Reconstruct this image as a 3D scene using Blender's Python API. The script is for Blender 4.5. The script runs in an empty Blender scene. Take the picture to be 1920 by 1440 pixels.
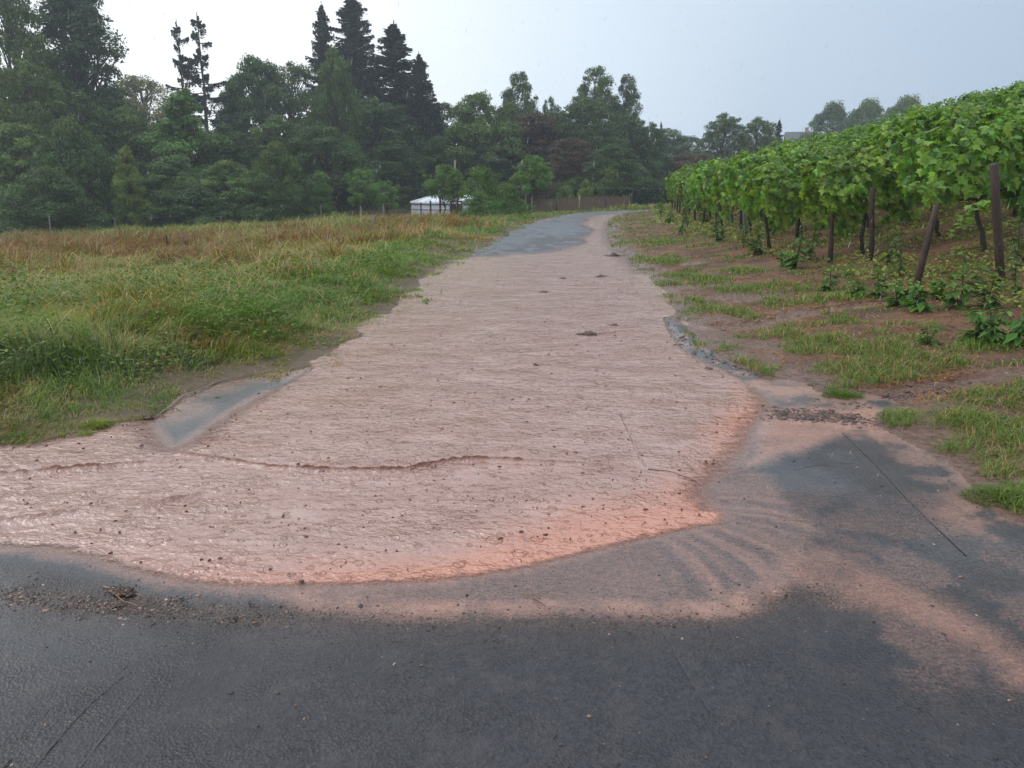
import bpy, math
import numpy as np

# ------------------------------------------------------------------ camera, sky, sun, exposure
scene = bpy.context.scene
COL = scene.collection
F = 1450.0; PITCH = math.radians(14.5); EYE = 1.6
cam_d = bpy.data.cameras.new('camera'); cam_d.sensor_width = 36; cam_d.lens = 36 * F / 1920
cam_d.clip_start = 0.05; cam_d.clip_end = 2000
cam = bpy.data.objects.new('camera', cam_d); COL.objects.link(cam)
cam.location = (0, 0, EYE); cam.rotation_euler = (math.radians(90) - PITCH, 0, 0)
scene.camera = cam

SUN_AZ = math.radians(-78); SUN_EL = math.radians(42)     # azimuth from +Y, towards -X
SDIR = (math.sin(SUN_AZ) * math.cos(SUN_EL), math.cos(SUN_AZ) * math.cos(SUN_EL), math.sin(SUN_EL))
world = bpy.data.worlds.new('World'); scene.world = world; world.use_nodes = True
wn = world.node_tree.nodes; wl = world.node_tree.links; wn.clear()
wo = wn.new('ShaderNodeOutputWorld'); bg = wn.new('ShaderNodeBackground')
sky = wn.new('ShaderNodeTexSky'); sky.sky_type = 'NISHITA'; sky.sun_disc = False
sky.sun_elevation = SUN_EL; sky.sun_rotation = SUN_AZ; sky.air_density = 2.0; sky.dust_density = 4.0
tc = wn.new('ShaderNodeTexCoord')
dot = wn.new('ShaderNodeVectorMath'); dot.operation = 'DOT_PRODUCT'
GD = np.array([math.sin(math.radians(-30)) * .97, math.cos(math.radians(-30)) * .97, .25]); GD /= np.linalg.norm(GD)
dot.inputs[1].default_value = tuple(GD)
wl.new(tc.outputs['Generated'], dot.inputs[0])
nz = wn.new('ShaderNodeTexNoise'); nz.inputs['Scale'].default_value = 2.2; nz.inputs['Detail'].default_value = 4
wl.new(tc.outputs['Generated'], nz.inputs['Vector'])
ad = wn.new('ShaderNodeMath'); ad.operation = 'MULTIPLY_ADD'; ad.inputs[1].default_value = .10; 
wl.new(nz.outputs['Fac'], ad.inputs[0]); wl.new(dot.outputs['Value'], ad.inputs[2])
rp = wn.new('ShaderNodeValToRGB'); wl.new(ad.outputs[0], rp.inputs[0])
cr = rp.color_ramp; cr.elements[0].position = 0.0; cr.elements[0].color = (.36, .43, .52, 1)
cr.elements[1].position = 1.0; cr.elements[1].color = (.98, 1.02, 1.05, 1)
for p, c in ((.52, (.36, .46, .59, 1)), (.72, (.46, .565, .69, 1)), (.88, (.68, .78, .88, 1)), (.97, (.86, .93, .98, 1))):
    e = cr.elements.new(p); e.color = c
# overcast radiance is brighter overhead
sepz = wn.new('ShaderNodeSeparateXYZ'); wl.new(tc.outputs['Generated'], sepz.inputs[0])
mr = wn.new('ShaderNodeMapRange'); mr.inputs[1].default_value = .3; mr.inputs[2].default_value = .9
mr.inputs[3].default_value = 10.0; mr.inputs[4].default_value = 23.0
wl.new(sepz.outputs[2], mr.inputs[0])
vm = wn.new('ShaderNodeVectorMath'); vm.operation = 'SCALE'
me_ = wn.new('ShaderNodeMapRange'); me_.inputs[1].default_value = .20; me_.inputs[2].default_value = .55; wl.new(sepz.outputs[2], me_.inputs[0])
mz = wn.new('ShaderNodeMix'); mz.data_type = 'RGBA'; wl.new(me_.outputs[0], mz.inputs[0]); wl.new(rp.outputs[0], mz.inputs[6]); mz.inputs[7].default_value = (.465, .50, .545, 1)
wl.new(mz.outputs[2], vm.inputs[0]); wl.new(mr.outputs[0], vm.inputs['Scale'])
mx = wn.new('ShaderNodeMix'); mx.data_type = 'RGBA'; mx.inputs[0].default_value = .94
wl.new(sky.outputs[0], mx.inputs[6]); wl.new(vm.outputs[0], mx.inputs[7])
bg.inputs[1].default_value = 0.10
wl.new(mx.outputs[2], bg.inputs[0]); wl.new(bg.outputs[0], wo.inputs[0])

sd = bpy.data.lights.new('sun', 'SUN'); sd.energy = 1.0; sd.angle = math.radians(40); sd.color = (1, .96, .9)
sun = bpy.data.objects.new('sun', sd); COL.objects.link(sun); sun.location = (-20, 20, 30)
from mathutils import Vector
sun.rotation_euler = Vector(SDIR).to_track_quat('Z', 'Y').to_euler()
scene.view_settings.view_transform = 'Standard'; scene.view_settings.look = 'None'
scene.view_settings.exposure = 0.40; scene.view_settings.gamma = 1.0
scene.render.engine = 'CYCLES'
scene.cycles.use_denoising = True
scene.cycles.max_bounces = 6; scene.cycles.diffuse_bounces = 2; scene.cycles.glossy_bounces = 2
scene.cycles.transmission_bounces = 3; scene.cycles.transparent_max_bounces = 6; scene.cycles.volume_bounces = 0

# ------------------------------------------------------------------ helpers
rng = np.random.default_rng(11)
cp, sp = math.cos(PITCH), math.sin(PITCH)
def G(px, py, z=0.0):                       # where the sight line through a traced photo point meets level z
    u = (px - 960) / F; v = (720 - py) / F
    dy = cp + v * sp; dz = v * cp - sp
    t = (z - EYE) / dz
    return (u * t, dy * t)
def at(px, py, y):                          # point at distance y along that sight line
    u = (px - 960) / F; v = (720 - py) / F
    t = y / (cp + v * sp)
    return (u * t, y, EYE + (v * cp - sp) * t)
def project(P):
    zz = P[:, 2] - EYE
    d = np.maximum(P[:, 1] * cp - zz * sp, .05); up = P[:, 1] * sp + zz * cp
    return 960 + F * P[:, 0] / d, 720 - F * up / d

def _h(ix, iy, s):
    n = (ix.astype(np.int64) * 374761393 + iy.astype(np.int64) * 668265263 + s * 974634777) & 0x7fffffff
    n = ((n ^ (n >> 13)) * 1274126177) & 0x7fffffff
    return ((n ^ (n >> 16)) & 0xffff) / 65535.0
def vnoise(x, y, s=0):
    x = np.asarray(x, float); y = np.asarray(y, float)
    ix = np.floor(x); iy = np.floor(y); fx = x - ix; fy = y - iy
    fx = fx * fx * (3 - 2 * fx); fy = fy * fy * (3 - 2 * fy)
    a = _h(ix, iy, s); b = _h(ix + 1, iy, s); c = _h(ix, iy + 1, s); d = _h(ix + 1, iy + 1, s)
    return (a * (1 - fx) + b * fx) * (1 - fy) + (c * (1 - fx) + d * fx) * fy
def fbm(x, y, s=0, o=4):
    t = 0; a = .5; n = 0
    for k in range(o):
        t = t + a * vnoise(x, y, s + k); n += a; a *= .5; x = x * 2.03 + 5.1; y = y * 2.03 + 1.7
    return t / n
def sstep(a, b, x):
    t = np.clip((x - a) / (b - a), 0, 1); return t * t * (3 - 2 * t)
def smooth_poly(pts, n=5):
    P = np.array(pts, float); N = len(P); out = []
    for i in range(N):
        a, b, c, d = P[i - 1], P[i], P[(i + 1) % N], P[(i + 2) % N]
        for k in range(n):
            t = k / n
            out.append(.5 * (2 * b + (c - a) * t + (2 * a - 5 * b + 4 * c - d) * t * t + (3 * b - a - 3 * c + d) * t ** 3))
    return np.array(out)
def sdf(poly, X, Y):                        # signed distance, negative inside
    px, py = poly[:, 0], poly[:, 1]; qx, qy = np.roll(px, -1), np.roll(py, -1)
    best = np.full(X.shape, 1e18); ins = np.zeros(X.shape, bool)
    for ax, ay, bx, by in zip(px, py, qx, qy):
        ex, ey = bx - ax, by - ay
        t = np.clip(((X - ax) * ex + (Y - ay) * ey) / (ex * ex + ey * ey + 1e-12), 0, 1)
        d = (X - ax - t * ex) ** 2 + (Y - ay - t * ey) ** 2
        np.minimum(best, d, out=best)
        c = ((ay > Y) != (by > Y)) & (X < (bx - ax) * (Y - ay) / ((by - ay) if by != ay else 1e-12) + ax)
        ins ^= c
    return np.sqrt(best) * np.where(ins, -1, 1)
def segdist(pts, X, Y):
    best = np.full(X.shape, 1e18)
    for (ax, ay), (bx, by) in zip(pts[:-1], pts[1:]):
        ex, ey = bx - ax, by - ay
        t = np.clip(((X - ax) * ex + (Y - ay) * ey) / (ex * ex + ey * ey + 1e-12), 0, 1)
        np.minimum(best, (X - ax - t * ex) ** 2 + (Y - ay - t * ey) ** 2, out=best)
    return np.sqrt(best)

def np_mesh(name, V, faces, cols=None, attrs=None, smooth=True):
    me = bpy.data.meshes.new(name)
    V = np.asarray(V, np.float32)
    if isinstance(faces, np.ndarray): faces = [faces]
    faces = [np.asarray(f, np.int32) for f in faces if len(f)]
    me.vertices.add(len(V)); me.vertices.foreach_set('co', V.ravel())
    nl = sum(f.size for f in faces); nf = sum(len(f) for f in faces)
    me.loops.add(nl); me.polygons.add(nf)
    me.loops.foreach_set('vertex_index', np.concatenate([f.ravel() for f in faces]))
    tot = np.concatenate([np.full(len(f), f.shape[1], np.int32) for f in faces])
    st = np.concatenate([[0], np.cumsum(tot)[:-1]]).astype(np.int32)
    me.polygons.foreach_set('loop_start', st)
    try: me.polygons.foreach_set('loop_total', tot)
    except Exception: pass
    me.polygons.foreach_set('use_smooth', np.full(nf, smooth))
    if cols is not None:
        a = me.attributes.new('col', 'FLOAT_COLOR', 'POINT')
        c = np.ones((len(V), 4), np.float32); c[:, :3] = cols
        a.data.foreach_set('color', c.ravel())
    for k, v in (attrs or {}).items():
        a = me.attributes.new(k, 'FLOAT', 'POINT'); a.data.foreach_set('value', np.asarray(v, np.float32))
    me.update(calc_edges=True); me.validate()
    return me
def link(name, me, mat=None, parent=None):
    o = bpy.data.objects.new(name, me); COL.objects.link(o)
    if mat is not None and me is not None and len(me.materials) == 0: me.materials.append(mat)
    if parent is not None: o.parent = parent
    return o
def tag(o, label=None, cat=None, group=None, kind=None):
    if label: o['label'] = label
    if cat: o['category'] = cat
    if group: o['group'] = group
    if kind: o['kind'] = kind
    return o
def root(name, loc, rz=0, label=None, cat=None, group=None):
    o = bpy.data.objects.new(name, None); COL.objects.link(o); o.empty_display_size = .3
    o.location = loc; o.rotation_euler = (0, 0, rz)
    return tag(o, label, cat, group)
def copy_tree(r):
    c = r.copy(); COL.objects.link(c)
    for ch in r.children:
        d = ch.copy(); COL.objects.link(d); d.parent = c
    return c
class MB:                                    # collects parts of one mesh
    def __init__(s): s.V = []; s.Q = []; s.T = []; s.C = []; s.n = 0
    def add(s, V, Q=None, T=None, col=None):
        V = np.asarray(V, float)
        if Q is not None and len(Q): s.Q.append(np.asarray(Q) + s.n)
        if T is not None and len(T): s.T.append(np.asarray(T) + s.n)
        s.V.append(V); c = np.ones((len(V), 3)); 
        if col is not None: c[:] = col
        s.C.append(c); s.n += len(V)
    def mesh(s, name, smooth=True):
        fs = []
        if s.Q: fs.append(np.concatenate(s.Q))
        if s.T: fs.append(np.concatenate(s.T))
        return np_mesh(name, np.concatenate(s.V), fs, np.concatenate(s.C), smooth=smooth)
    def box(s, c, d, rz=0, tilt=None):
        v = np.array([[x, y, z] for x in (-.5, .5) for y in (-.5, .5) for z in (-.5, .5)]) * np.array(d)
        ca, sa = math.cos(rz), math.sin(rz)
        v = np.stack([v[:, 0] * ca - v[:, 1] * sa, v[:, 0] * sa + v[:, 1] * ca, v[:, 2]], 1) + np.array(c)
        s.add(v, [[0, 1, 3, 2], [4, 6, 7, 5], [0, 4, 5, 1], [2, 3, 7, 6], [0, 2, 6, 4], [1, 5, 7, 3]])
    def tube(s, P, R, n=7, cap=True, col=None, jit=0):
        P = np.asarray(P, float); R = np.broadcast_to(np.asarray(R, float), (len(P),))
        T = np.gradient(P, axis=0); T /= np.linalg.norm(T, axis=1)[:, None] + 1e-9
        ref = np.array([0, 0, 1.]) if abs(T[0][2]) < .9 else np.array([1., 0, 0])
        A = np.cross(T, ref); A /= np.linalg.norm(A, axis=1)[:, None] + 1e-9; B = np.cross(T, A)
        th = np.arange(n) * 2 * math.pi / n
        ring = P[:, None] + R[:, None, None] * (1 + jit * rng.uniform(-1, 1, (len(P), n, 1))) * (np.cos(th)[None, :, None] * A[:, None] + np.sin(th)[None, :, None] * B[:, None])
        V = ring.reshape(-1, 3); k = np.arange(len(P) - 1)[:, None] * n; j = np.arange(n)[None]; j2 = (j + 1) % n
        Q = np.stack([k + j, k + j2, k + n + j2, k + n + j], -1).reshape(-1, 4)
        T3 = []
        if cap:
            V = np.vstack([V, P[:1], P[-1:]]); a = len(V) - 2; m = (len(P) - 1) * n
            T3 = [[a, (i + 1) % n, i] for i in range(n)] + [[a + 1, m + i, m + (i + 1) % n] for i in range(n)]
        s.add(V, Q, T3, col)

# ------------------------------------------------------------------ materials
def mat_new(name):
    m = bpy.data.materials.new(name); m.use_nodes = True; nt = m.node_tree
    b = nt.nodes['Principled BSDF']; return m, nt, b
def N(nt, t, **kw):
    n = nt.nodes.new(t)
    for k, v in kw.items(): setattr(n, k, v)
    return n
def noise_n(nt, scale, detail=4, rough=.55, vec=None):
    n = N(nt, 'ShaderNodeTexNoise'); n.inputs['Scale'].default_value = scale; n.inputs['Detail'].default_value = detail
    n.inputs['Roughness'].default_value = rough
    if vec is not None: nt.links.new(vec, n.inputs['Vector'])
    return n.outputs['Fac']
def ramp(nt, src, stops):
    r = N(nt, 'ShaderNodeValToRGB'); nt.links.new(src, r.inputs[0]); el = r.color_ramp.elements
    el[0].position, el[0].color = stops[0][0], (*stops[0][1], 1)
    el[1].position, el[1].color = stops[-1][0], (*stops[-1][1], 1)
    for p, c in stops[1:-1]: e = el.new(p); e.color = (*c, 1)
    return r.outputs[0]
def mixc(nt, f, a, b, mode='MIX'):
    m = N(nt, 'ShaderNodeMix', data_type='RGBA', blend_type=mode)
    for i, v in ((0, f), (6, a), (7, b)):
        if isinstance(v, (int, float)): m.inputs[i].default_value = v
        elif isinstance(v, tuple): m.inputs[i].default_value = (*v, 1)
        else: nt.links.new(v, m.inputs[i])
    return m.outputs[2]
def mth(nt, op, a, b=None, c=None, clamp=False):
    m = N(nt, 'ShaderNodeMath', operation=op); m.use_clamp = clamp
    for i, v in enumerate((a, b, c)):
        if v is None: continue
        if isinstance(v, (int, float)): m.inputs[i].default_value = v
        else: nt.links.new(v, m.inputs[i])
    return m.outputs[0]
def mrange(nt, src, a, b, c, d, smooth=False):
    m = N(nt, 'ShaderNodeMapRange')
    if smooth: m.interpolation_type = 'SMOOTHSTEP'
    nt.links.new(src, m.inputs[0])
    for i, v in enumerate((a, b, c, d)): m.inputs[i + 1].default_value = v
    return m.outputs[0]
def attr(nt, name, out='Fac'):
    a = N(nt, 'ShaderNodeAttribute'); a.attribute_name = name; return a.outputs[out]
def bump(nt, h, strength, dist, normal=None):
    b = N(nt, 'ShaderNodeBump'); b.inputs['Strength'].default_value = strength; b.inputs['Distance'].default_value = dist
    nt.links.new(h, b.inputs['Height'])
    if normal is not None: nt.links.new(normal, b.inputs['Normal'])
    return b.outputs[0]
def pos(nt): return N(nt, 'ShaderNodeNewGeometry').outputs['Position']
def mapped(nt, v, scale, rot=0):
    m = N(nt, 'ShaderNodeMapping'); nt.links.new(v, m.inputs['Vector'])
    m.inputs['Scale'].default_value = scale; m.inputs['Rotation'].default_value = (0, 0, rot); return m.outputs[0]

def simple_mat(name, c1, c2, scale=8, rough=.6, bstr=.4, bdist=.01, metal=0, stretch=(1, 1, 1)):
    m, nt, b = mat_new(name)
    tcn = N(nt, 'ShaderNodeTexCoord'); v = mapped(nt, tcn.outputs['Object'], stretch)
    n = noise_n(nt, scale, 5, .6, v)
    nt.links.new(ramp(nt, n, [(.3, c1), (.7, c2)]), b.inputs['Base Color'])
    b.inputs['Roughness'].default_value = rough; b.inputs['Metallic'].default_value = metal
    nt.links.new(bump(nt, noise_n(nt, scale * 3, 4, .6, v), bstr, bdist), b.inputs['Normal'])
    return m
def leaf_mat(name, tint=(1, 1, 1), trans=.3, rough=.5, spec=.25):
    m, nt, b = mat_new(name)
    oi = N(nt, 'ShaderNodeObjectInfo')
    c = mixc(nt, 1.0, attr(nt, 'col', 'Color'), oi.outputs['Color'], 'MULTIPLY')
    c = mixc(nt, 1.0, c, tint, 'MULTIPLY')
    nt.links.new(c, b.inputs['Base Color']); b.inputs['Roughness'].default_value = rough
    b.inputs['Specular IOR Level'].default_value = spec
    tr = N(nt, 'ShaderNodeBsdfTranslucent'); c2 = mixc(nt, 1.0, c, (1.15, 1.25, .6), 'MULTIPLY'); nt.links.new(c2, tr.inputs[0])
    ms = N(nt, 'ShaderNodeMixShader'); ms.inputs[0].default_value = trans
    nt.links.new(b.outputs[0], ms.inputs[1]); nt.links.new(tr.outputs[0], ms.inputs[2])
    nt.links.new(ms.outputs[0], nt.nodes['Material Output'].inputs[0])
    return m
M_leaf = leaf_mat('tree_leaf', (1.12, 1.15, 1.05))
M_needle = leaf_mat('conifer_needle', trans=.08)
M_vine = leaf_mat('vine_leaf', trans=.38, rough=.42, spec=.4)
M_grass = leaf_mat('grass_blade', (1.42, 1.30, 1.2), trans=.3, rough=.5, spec=.3)
M_bark = simple_mat('bark', (.045, .035, .028), (.11, .09, .07), 6, .8, .8, .03, stretch=(3, 3, .7))
M_vbark = simple_mat('vine_bark', (.022, .016, .012), (.07, .05, .038), 20, .8, .9, .01, stretch=(3, 3, .6))
M_post = simple_mat('weathered_post', (.03, .018, .013), (.085, .05, .036), 14, .55, .7, .008, stretch=(4, 4, .5))
M_stake = simple_mat('grey_stake', (.16, .14, .12), (.34, .31, .27), 14, .7, .5, .006, stretch=(4, 4, .5))
M_steel = simple_mat('galvanised_steel', (.16, .19, .22), (.26, .30, .34), 9, .5, .1, .002, .5)

# ------------------------------------------------------------------ ground plan (traced outlines laid on the ground)
def poly(px_pts, n=5): return smooth_poly([G(*p) for p in px_pts], n)
left_edge = [(0, 832), (60, 828), (150, 812), (215, 792), (285, 782), (330, 745), (430, 712), (560, 694), (600, 668), (665, 640), (695, 610), (742, 583), (778, 552), (805, 520), (850, 490), (900, 468), (950, 440), (1000, 417), (1060, 404), (1130, 397)]
right_edge = [(1190, 399), (1150, 408), (1137, 425), (1140, 455), (1165, 480), (1192, 505), (1227, 537), (1248, 570), (1268, 602), (1290, 640), (1330, 664), (1385, 686), (1430, 706), (1500, 716), (1545, 740), (1552, 757), (1600, 752), (1645, 765), (1655, 800), (1740, 845), (1800, 880), (1860, 940), (1925, 985)]
ROAD = smooth_poly([(-60, 3.0), (-14, 4.2), (-6, 4.5)] + [G(*p) for p in left_edge] + [(13.5, 54), (19, 58), (26, 60), (27, 57), (19.5, 54), (14, 49.5)] +
                   [G(*p) for p in right_edge] + [(2.9, 2.5), (3.6, 1.2), (6, -.8), (14, -2.2), (60, -4), (60, -12), (-60, -12)], 4)
flood_px = [(0, 830), (60, 826), (150, 810), (215, 790), (272, 784), (290, 805), (318, 838), (352, 826), (410, 786), (480, 744), (548, 708), (600, 680), (665, 645), (690, 612), (738, 587), (775, 555), (803, 522), (845, 493),
            (885, 484), (915, 480), (950, 474), (985, 475), (1022, 470), (1045, 463), (1078, 458), (1084, 452), (1070, 449), (1092, 440), (1104, 431), (1088, 427), (1074, 420), (1086, 414), (1092, 407), (1108, 406), (1125, 403)]
flood_px2 = [(1188, 400), (1150, 409), (1135, 425), (1138, 455), (1163, 482), (1190, 508), (1222, 540), (1242, 575), (1255, 605), (1280, 645), (1318, 672), (1370, 692), (1412, 722), (1446, 755), (1440, 782), (1418, 815), (1402, 842), (1380, 874), (1342, 902), (1325, 930), (1360, 962), (1352, 984), (1300, 992), (1240, 1006), (1170, 1022), (1080, 1046), (1000, 1066), (900, 1083), (800, 1093), (700, 1099), (560, 1101), (450, 1102), (330, 1090), (240, 1070), (160, 1045), (80, 1036), (0, 1028)]
FLOOD = smooth_poly([(-60, 1.6), (-20, 4.0), (-6, 4.55)] + [G(*p) for p in flood_px] + [(13.2, 53.2), (19, 57), (25, 59), (25, 57.5), (19, 55), (13.8, 50)] + [G(*p) for p in flood_px2] + [(-6, 3.3), (-12, 2.4), (-30, .6)], 4)
SILT = poly([(500, 1104), (560, 1138), (640, 1150), (760, 1159), (900, 1156), (1050, 1152), (1200, 1156), (1330, 1160), (1400, 1146), (1470, 1108), (1500, 1060), (1540, 990), (1500, 950), (1450, 895), (1400, 878), (1320, 900), (1300, 960), (1100, 1020), (900, 1060), (700, 1080)])
FAN = poly([(1400, 790), (1445, 762), (1545, 758), (1640, 772), (1640, 800), (1560, 830), (1490, 858), (1420, 884), (1370, 884), (1385, 850)])
STRIP = poly([(1440, 1060), (1490, 1020), (1600, 1045), (1700, 1095), (1800, 1150), (1925, 1230), (2050, 1350), (1925, 1300), (1850, 1235), (1780, 1195), (1700, 1165), (1600, 1125), (1500, 1098)])
CLEAR = [poly([(285, 790), (330, 740), (430, 706), (575, 690), (545, 715), (480, 748), (410, 790), (350, 830), (310, 840)]),
         poly([(1250, 596), (1290, 632), (1345, 664), (1430, 700), (1510, 716), (1552, 745), (1540, 760), (1445, 760), (1400, 715), (1320, 678), (1270, 640)]),
         poly([(1405, 790), (1440, 765), (1450, 800), (1430, 840), (1400, 850)])]

def road_edge_x(y):          # rough left / right edges of the lane by distance, for the terrain
    L = np.interp(y, [0, 4, 6, 12, 18, 30, 45, 55], [-30, -6, -2.6, -1.6, -1.0, 0.3, 5, 14])
    R = np.interp(y, [0, 4, 6, 12, 18, 30, 45, 50, 70], [5, 2.6, 2.6, 2.5, 2.5, 3.9, 6.5, 9, 30])
    return L, R
def terrain(x, y):
    x = np.asarray(x, float); y = np.asarray(y, float)
    L, R = road_edge_x(y)
    dl = np.maximum(0, L - x - .5); zl = -2.8 * (1 - np.exp(-dl * .021)) - .12 * sstep(20, 60, y) * sstep(0, 14, dl)
    dr = np.maximum(0, x - R - .3)
    s = np.where(dr < 4, .02 * dr + .0265 * dr * dr,   .504 + .268 * (dr - 4))
    s = s * .92
    s = 24 * (1 - np.exp(-s / 24)) if False else np.minimum(s, 14 + 0 * s)
    fall = 1 - .5 * sstep(62, 150, y)
    near = sstep(-4, 8, y)
    zr = s * fall * near * (1 - sstep(30, 60, np.maximum(0, -y) + 0 * x))
    far = .3 * sstep(52, 62, y) * (1 - sstep(0, 6, dr))
    return zl * sstep(0, 3, dl) + zr * (dr > 0)

def polar(r0, r1, ratio, a_front, da, da_back=5.0, fine=None):
    n = int(math.log(r1 / r0) / ratio) + 1
    R = np.concatenate([[.02, .2], r0 * np.exp(np.linspace(0, math.log(r1 / r0), n))])
    if fine: R = np.sort(np.concatenate([R[(R < fine[0]) | (R > fine[1])], np.arange(fine[0], fine[1] + 1e-6, fine[2])]))
    A = np.concatenate([np.arange(-a_front, a_front, da), np.arange(a_front, 360 - a_front, da_back)])
    A = np.radians(A)
    rr, aa = np.meshgrid(R, A, indexing='ij')
    X = rr * np.sin(aa); Y = rr * np.cos(aa)
    i = np.arange(len(R) - 1)[:, None] * len(A); j = np.arange(len(A))[None]; j2 = (j + 1) % len(A)
    Q = np.stack([i + j, i + len(A) + j, i + len(A) + j2, i + j2], -1).reshape(-1, 4)
    return X.ravel(), Y.ravel(), Q
def cull(V, Q, keep, attrs):
    fk = keep[Q].any(1); Q = Q[fk]; used = np.zeros(len(V), bool); used[Q] = True
    idx = np.cumsum(used) - 1
    return V[used], idx[Q], {k: v[used] for k, v in attrs.items()}
def undul(x, y): return .004 * (fbm(x * .9, y * .9, 3, 3) - .5)

# ---- ground sheet
X, Y, Q = polar(.6, 215, .011, 62, .3)
rsd = sdf(ROAD, X, Y); rsd_n = rsd + (.55 * (fbm(X * 2.6, Y * 2.6, 9, 4) - .5) * sstep(4.5, 9, Y) + .06 * (fbm(X * 9, Y * 9, 19, 3) - .5)) + .06
Z = terrain(X, Y)
det = .05 * (fbm(X * 2.5, Y * 2.5, 21, 4) - .5) + .10 * (fbm(X * .5, Y * .5, 5, 3) - .5)
leftside = X < (road_edge_x(Y)[0] + road_edge_x(Y)[1]) / 2
hum = np.where(leftside, .14, .035) * sstep(.2, 1.6, rsd)
Z = np.where(rsd_n < 0, -.05 + np.maximum(rsd_n, -.3) * .4, Z + det * sstep(0, 1.2, rsd) + hum - .05 + .058 * sstep(-.02, .05, rsd_n) + .03 * sstep(.05, .5, rsd_n))
# runnels cut into the right bank
RUN1 = [G(1285, 612), G(1400, 620), G(1500, 600), G(1640, 590), G(1750, 600)]
RUN2 = [G(1545, 755), G(1660, 745), G(1790, 735), G(1925, 725)]
PUD = [(G(1310, 502), .28), (G(1400, 566), .5), (G(1330, 600), .45), (G(1300, 545), .3), (G(1450, 655), .35), (G(1350, 640), .25), (G(1450, 700), .3)]
rd = np.minimum(segdist(RUN1, X, Y), segdist(RUN2, X, Y)) + .12 * (fbm(X * 6, Y * 6, 31, 3) - .5)
run = 1 - sstep(.05, .38, rd)
mud = run.copy()
for (c, r) in PUD:
    d = np.hypot((X - c[0]) * .7, Y - c[1]) + .35 * r * (fbm(X * 5, Y * 5, 41, 3) - .5) * 2
    mud = np.maximum(mud, 1 - sstep(r * .5, r, d))
mud = np.maximum(mud, (1 - sstep(.1, .75, rsd + .5 * (fbm(X * 2.2, Y * 2.2, 51, 4) - .5))) * (rsd > -.1))
Z = Z - .03 * run
Vg = np.stack([X, Y, Z], 1)
me = np_mesh('ground', Vg, Q, attrs={'mud': np.where(leftside, mud * .3 * sstep(-.1, .3, fbm(X * 3, Y * 3, 55, 3) - .45 + .5 * (rsd < .15)), mud), 'left': leftside.astype(float)})
m, nt, b = mat_new('wet_soil'); P = pos(nt)
n1 = noise_n(nt, 1.3, 6, .65, P); n2 = noise_n(nt, 18, 6, .7, P); n3 = noise_n(nt, 70, 3, .7, P)
soil = ramp(nt, n2, [(.25, (.028, .014, .010)), (.5, (.09, .040, .025)), (.75, (.20, .098, .062))])
straw = ramp(nt, n3, [(.3, (.10, .042, .02)), (.7, (.30, .14, .06))])
c = mixc(nt, mrange(nt, n1, .42, .6, 0, .8), soil, straw)
green = ramp(nt, n2, [(.3, (.02, .03, .01)), (.5, (.07, .06, .025)), (.7, (.10, .12, .035))])
c = mixc(nt, mrange(nt, attr(nt, 'left'), 0, 1, .12, .75), c, green)
mudc = ramp(nt, n2, [(.3, (.06, .031, .022)), (.7, (.24, .13, .095))])
c = mixc(nt, attr(nt, 'mud'), c, mudc); nt.links.new(c, b.inputs['Base Color'])
ro = mth(nt, 'MULTIPLY_ADD', attr(nt, 'mud'), -.62, mrange(nt, n1, .35, .65, .92, .6), True)
ro = mth(nt, 'MAXIMUM', mth(nt, 'ADD', ro, mrange(nt, n2, .35, .7, -.1, .35)), .07)
nt.links.new(ro, b.inputs['Roughness'])
nt.links.new(bump(nt, n2, .9, .03, bump(nt, n3, .7, .008)), b.inputs['Normal'])
tag(link('ground', me, m), kind='structure')

# ---- road
X, Y, Q = polar(.5, 64, .0075, 48, .13)
rsd = sdf(ROAD, X, Y); fsd0 = sdf(FLOOD, X, Y)
fine = fbm(X * 9, Y * 9, 61, 4) - .5; med = fbm(X * 2.2, Y * 2.2, 71, 4) - .5
sil = sdf(SILT, X, Y); sed = (1 - sstep(-.10, .05, sil + .10 * fine + .08 * med))
O = np.array(G(1080, 900)); ang = np.arctan2(Y - O[1], X - O[0]); rad = np.hypot(X - O[0], Y - O[1])
wav = ang + .10 * np.sin(rad * 3.6 + 1.0) + .16 * (fbm(rad * 1.6, ang * 2.5, 81, 3) - .5)
streak = fbm(wav * 13, rad * .8, 83, 5)
streak2 = vnoise(wav * 38, rad * .9, 87)
instreak = sstep(-.15, .25, X - G(1180, 1000)[0])
base_s = .22 + .25 * (fbm(X * 1.5, Y * 1.5, 88, 3))
sedv = sed * (base_s * (1 - instreak) + instreak * (.20 + .36 * sstep(.30, .75, .7 * streak + .3 * streak2)))
# bright silt lines along the lower rim of the film
rim = (1 - sstep(.0, .13, np.abs(sil + .07 + .06 * fine))) * sstep(-.2, .1, fsd0) * (Y < G(0, 1060)[1])
sedv = np.maximum(sedv, rim * (.45 + .9 * np.clip(fbm(X * 7, Y * 2, 91, 3) - .35, 0, 1)))
fan = 1 - sstep(-.16, .04, sdf(FAN, X, Y) + .10 * fine)
sedv = np.maximum(sedv, fan * (.5 + .5 * fbm(X * 3, Y * 8, 93, 4)))
st = sdf(STRIP, X, Y); strip = 1 - sstep(-.14, .10, st + .10 * fine + .10 * med)
sedv = np.maximum(sedv, strip * (.05 + .50 * sstep(.35, .65, fbm(X * 2.5, Y * 2.5, 95, 4))))
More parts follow.
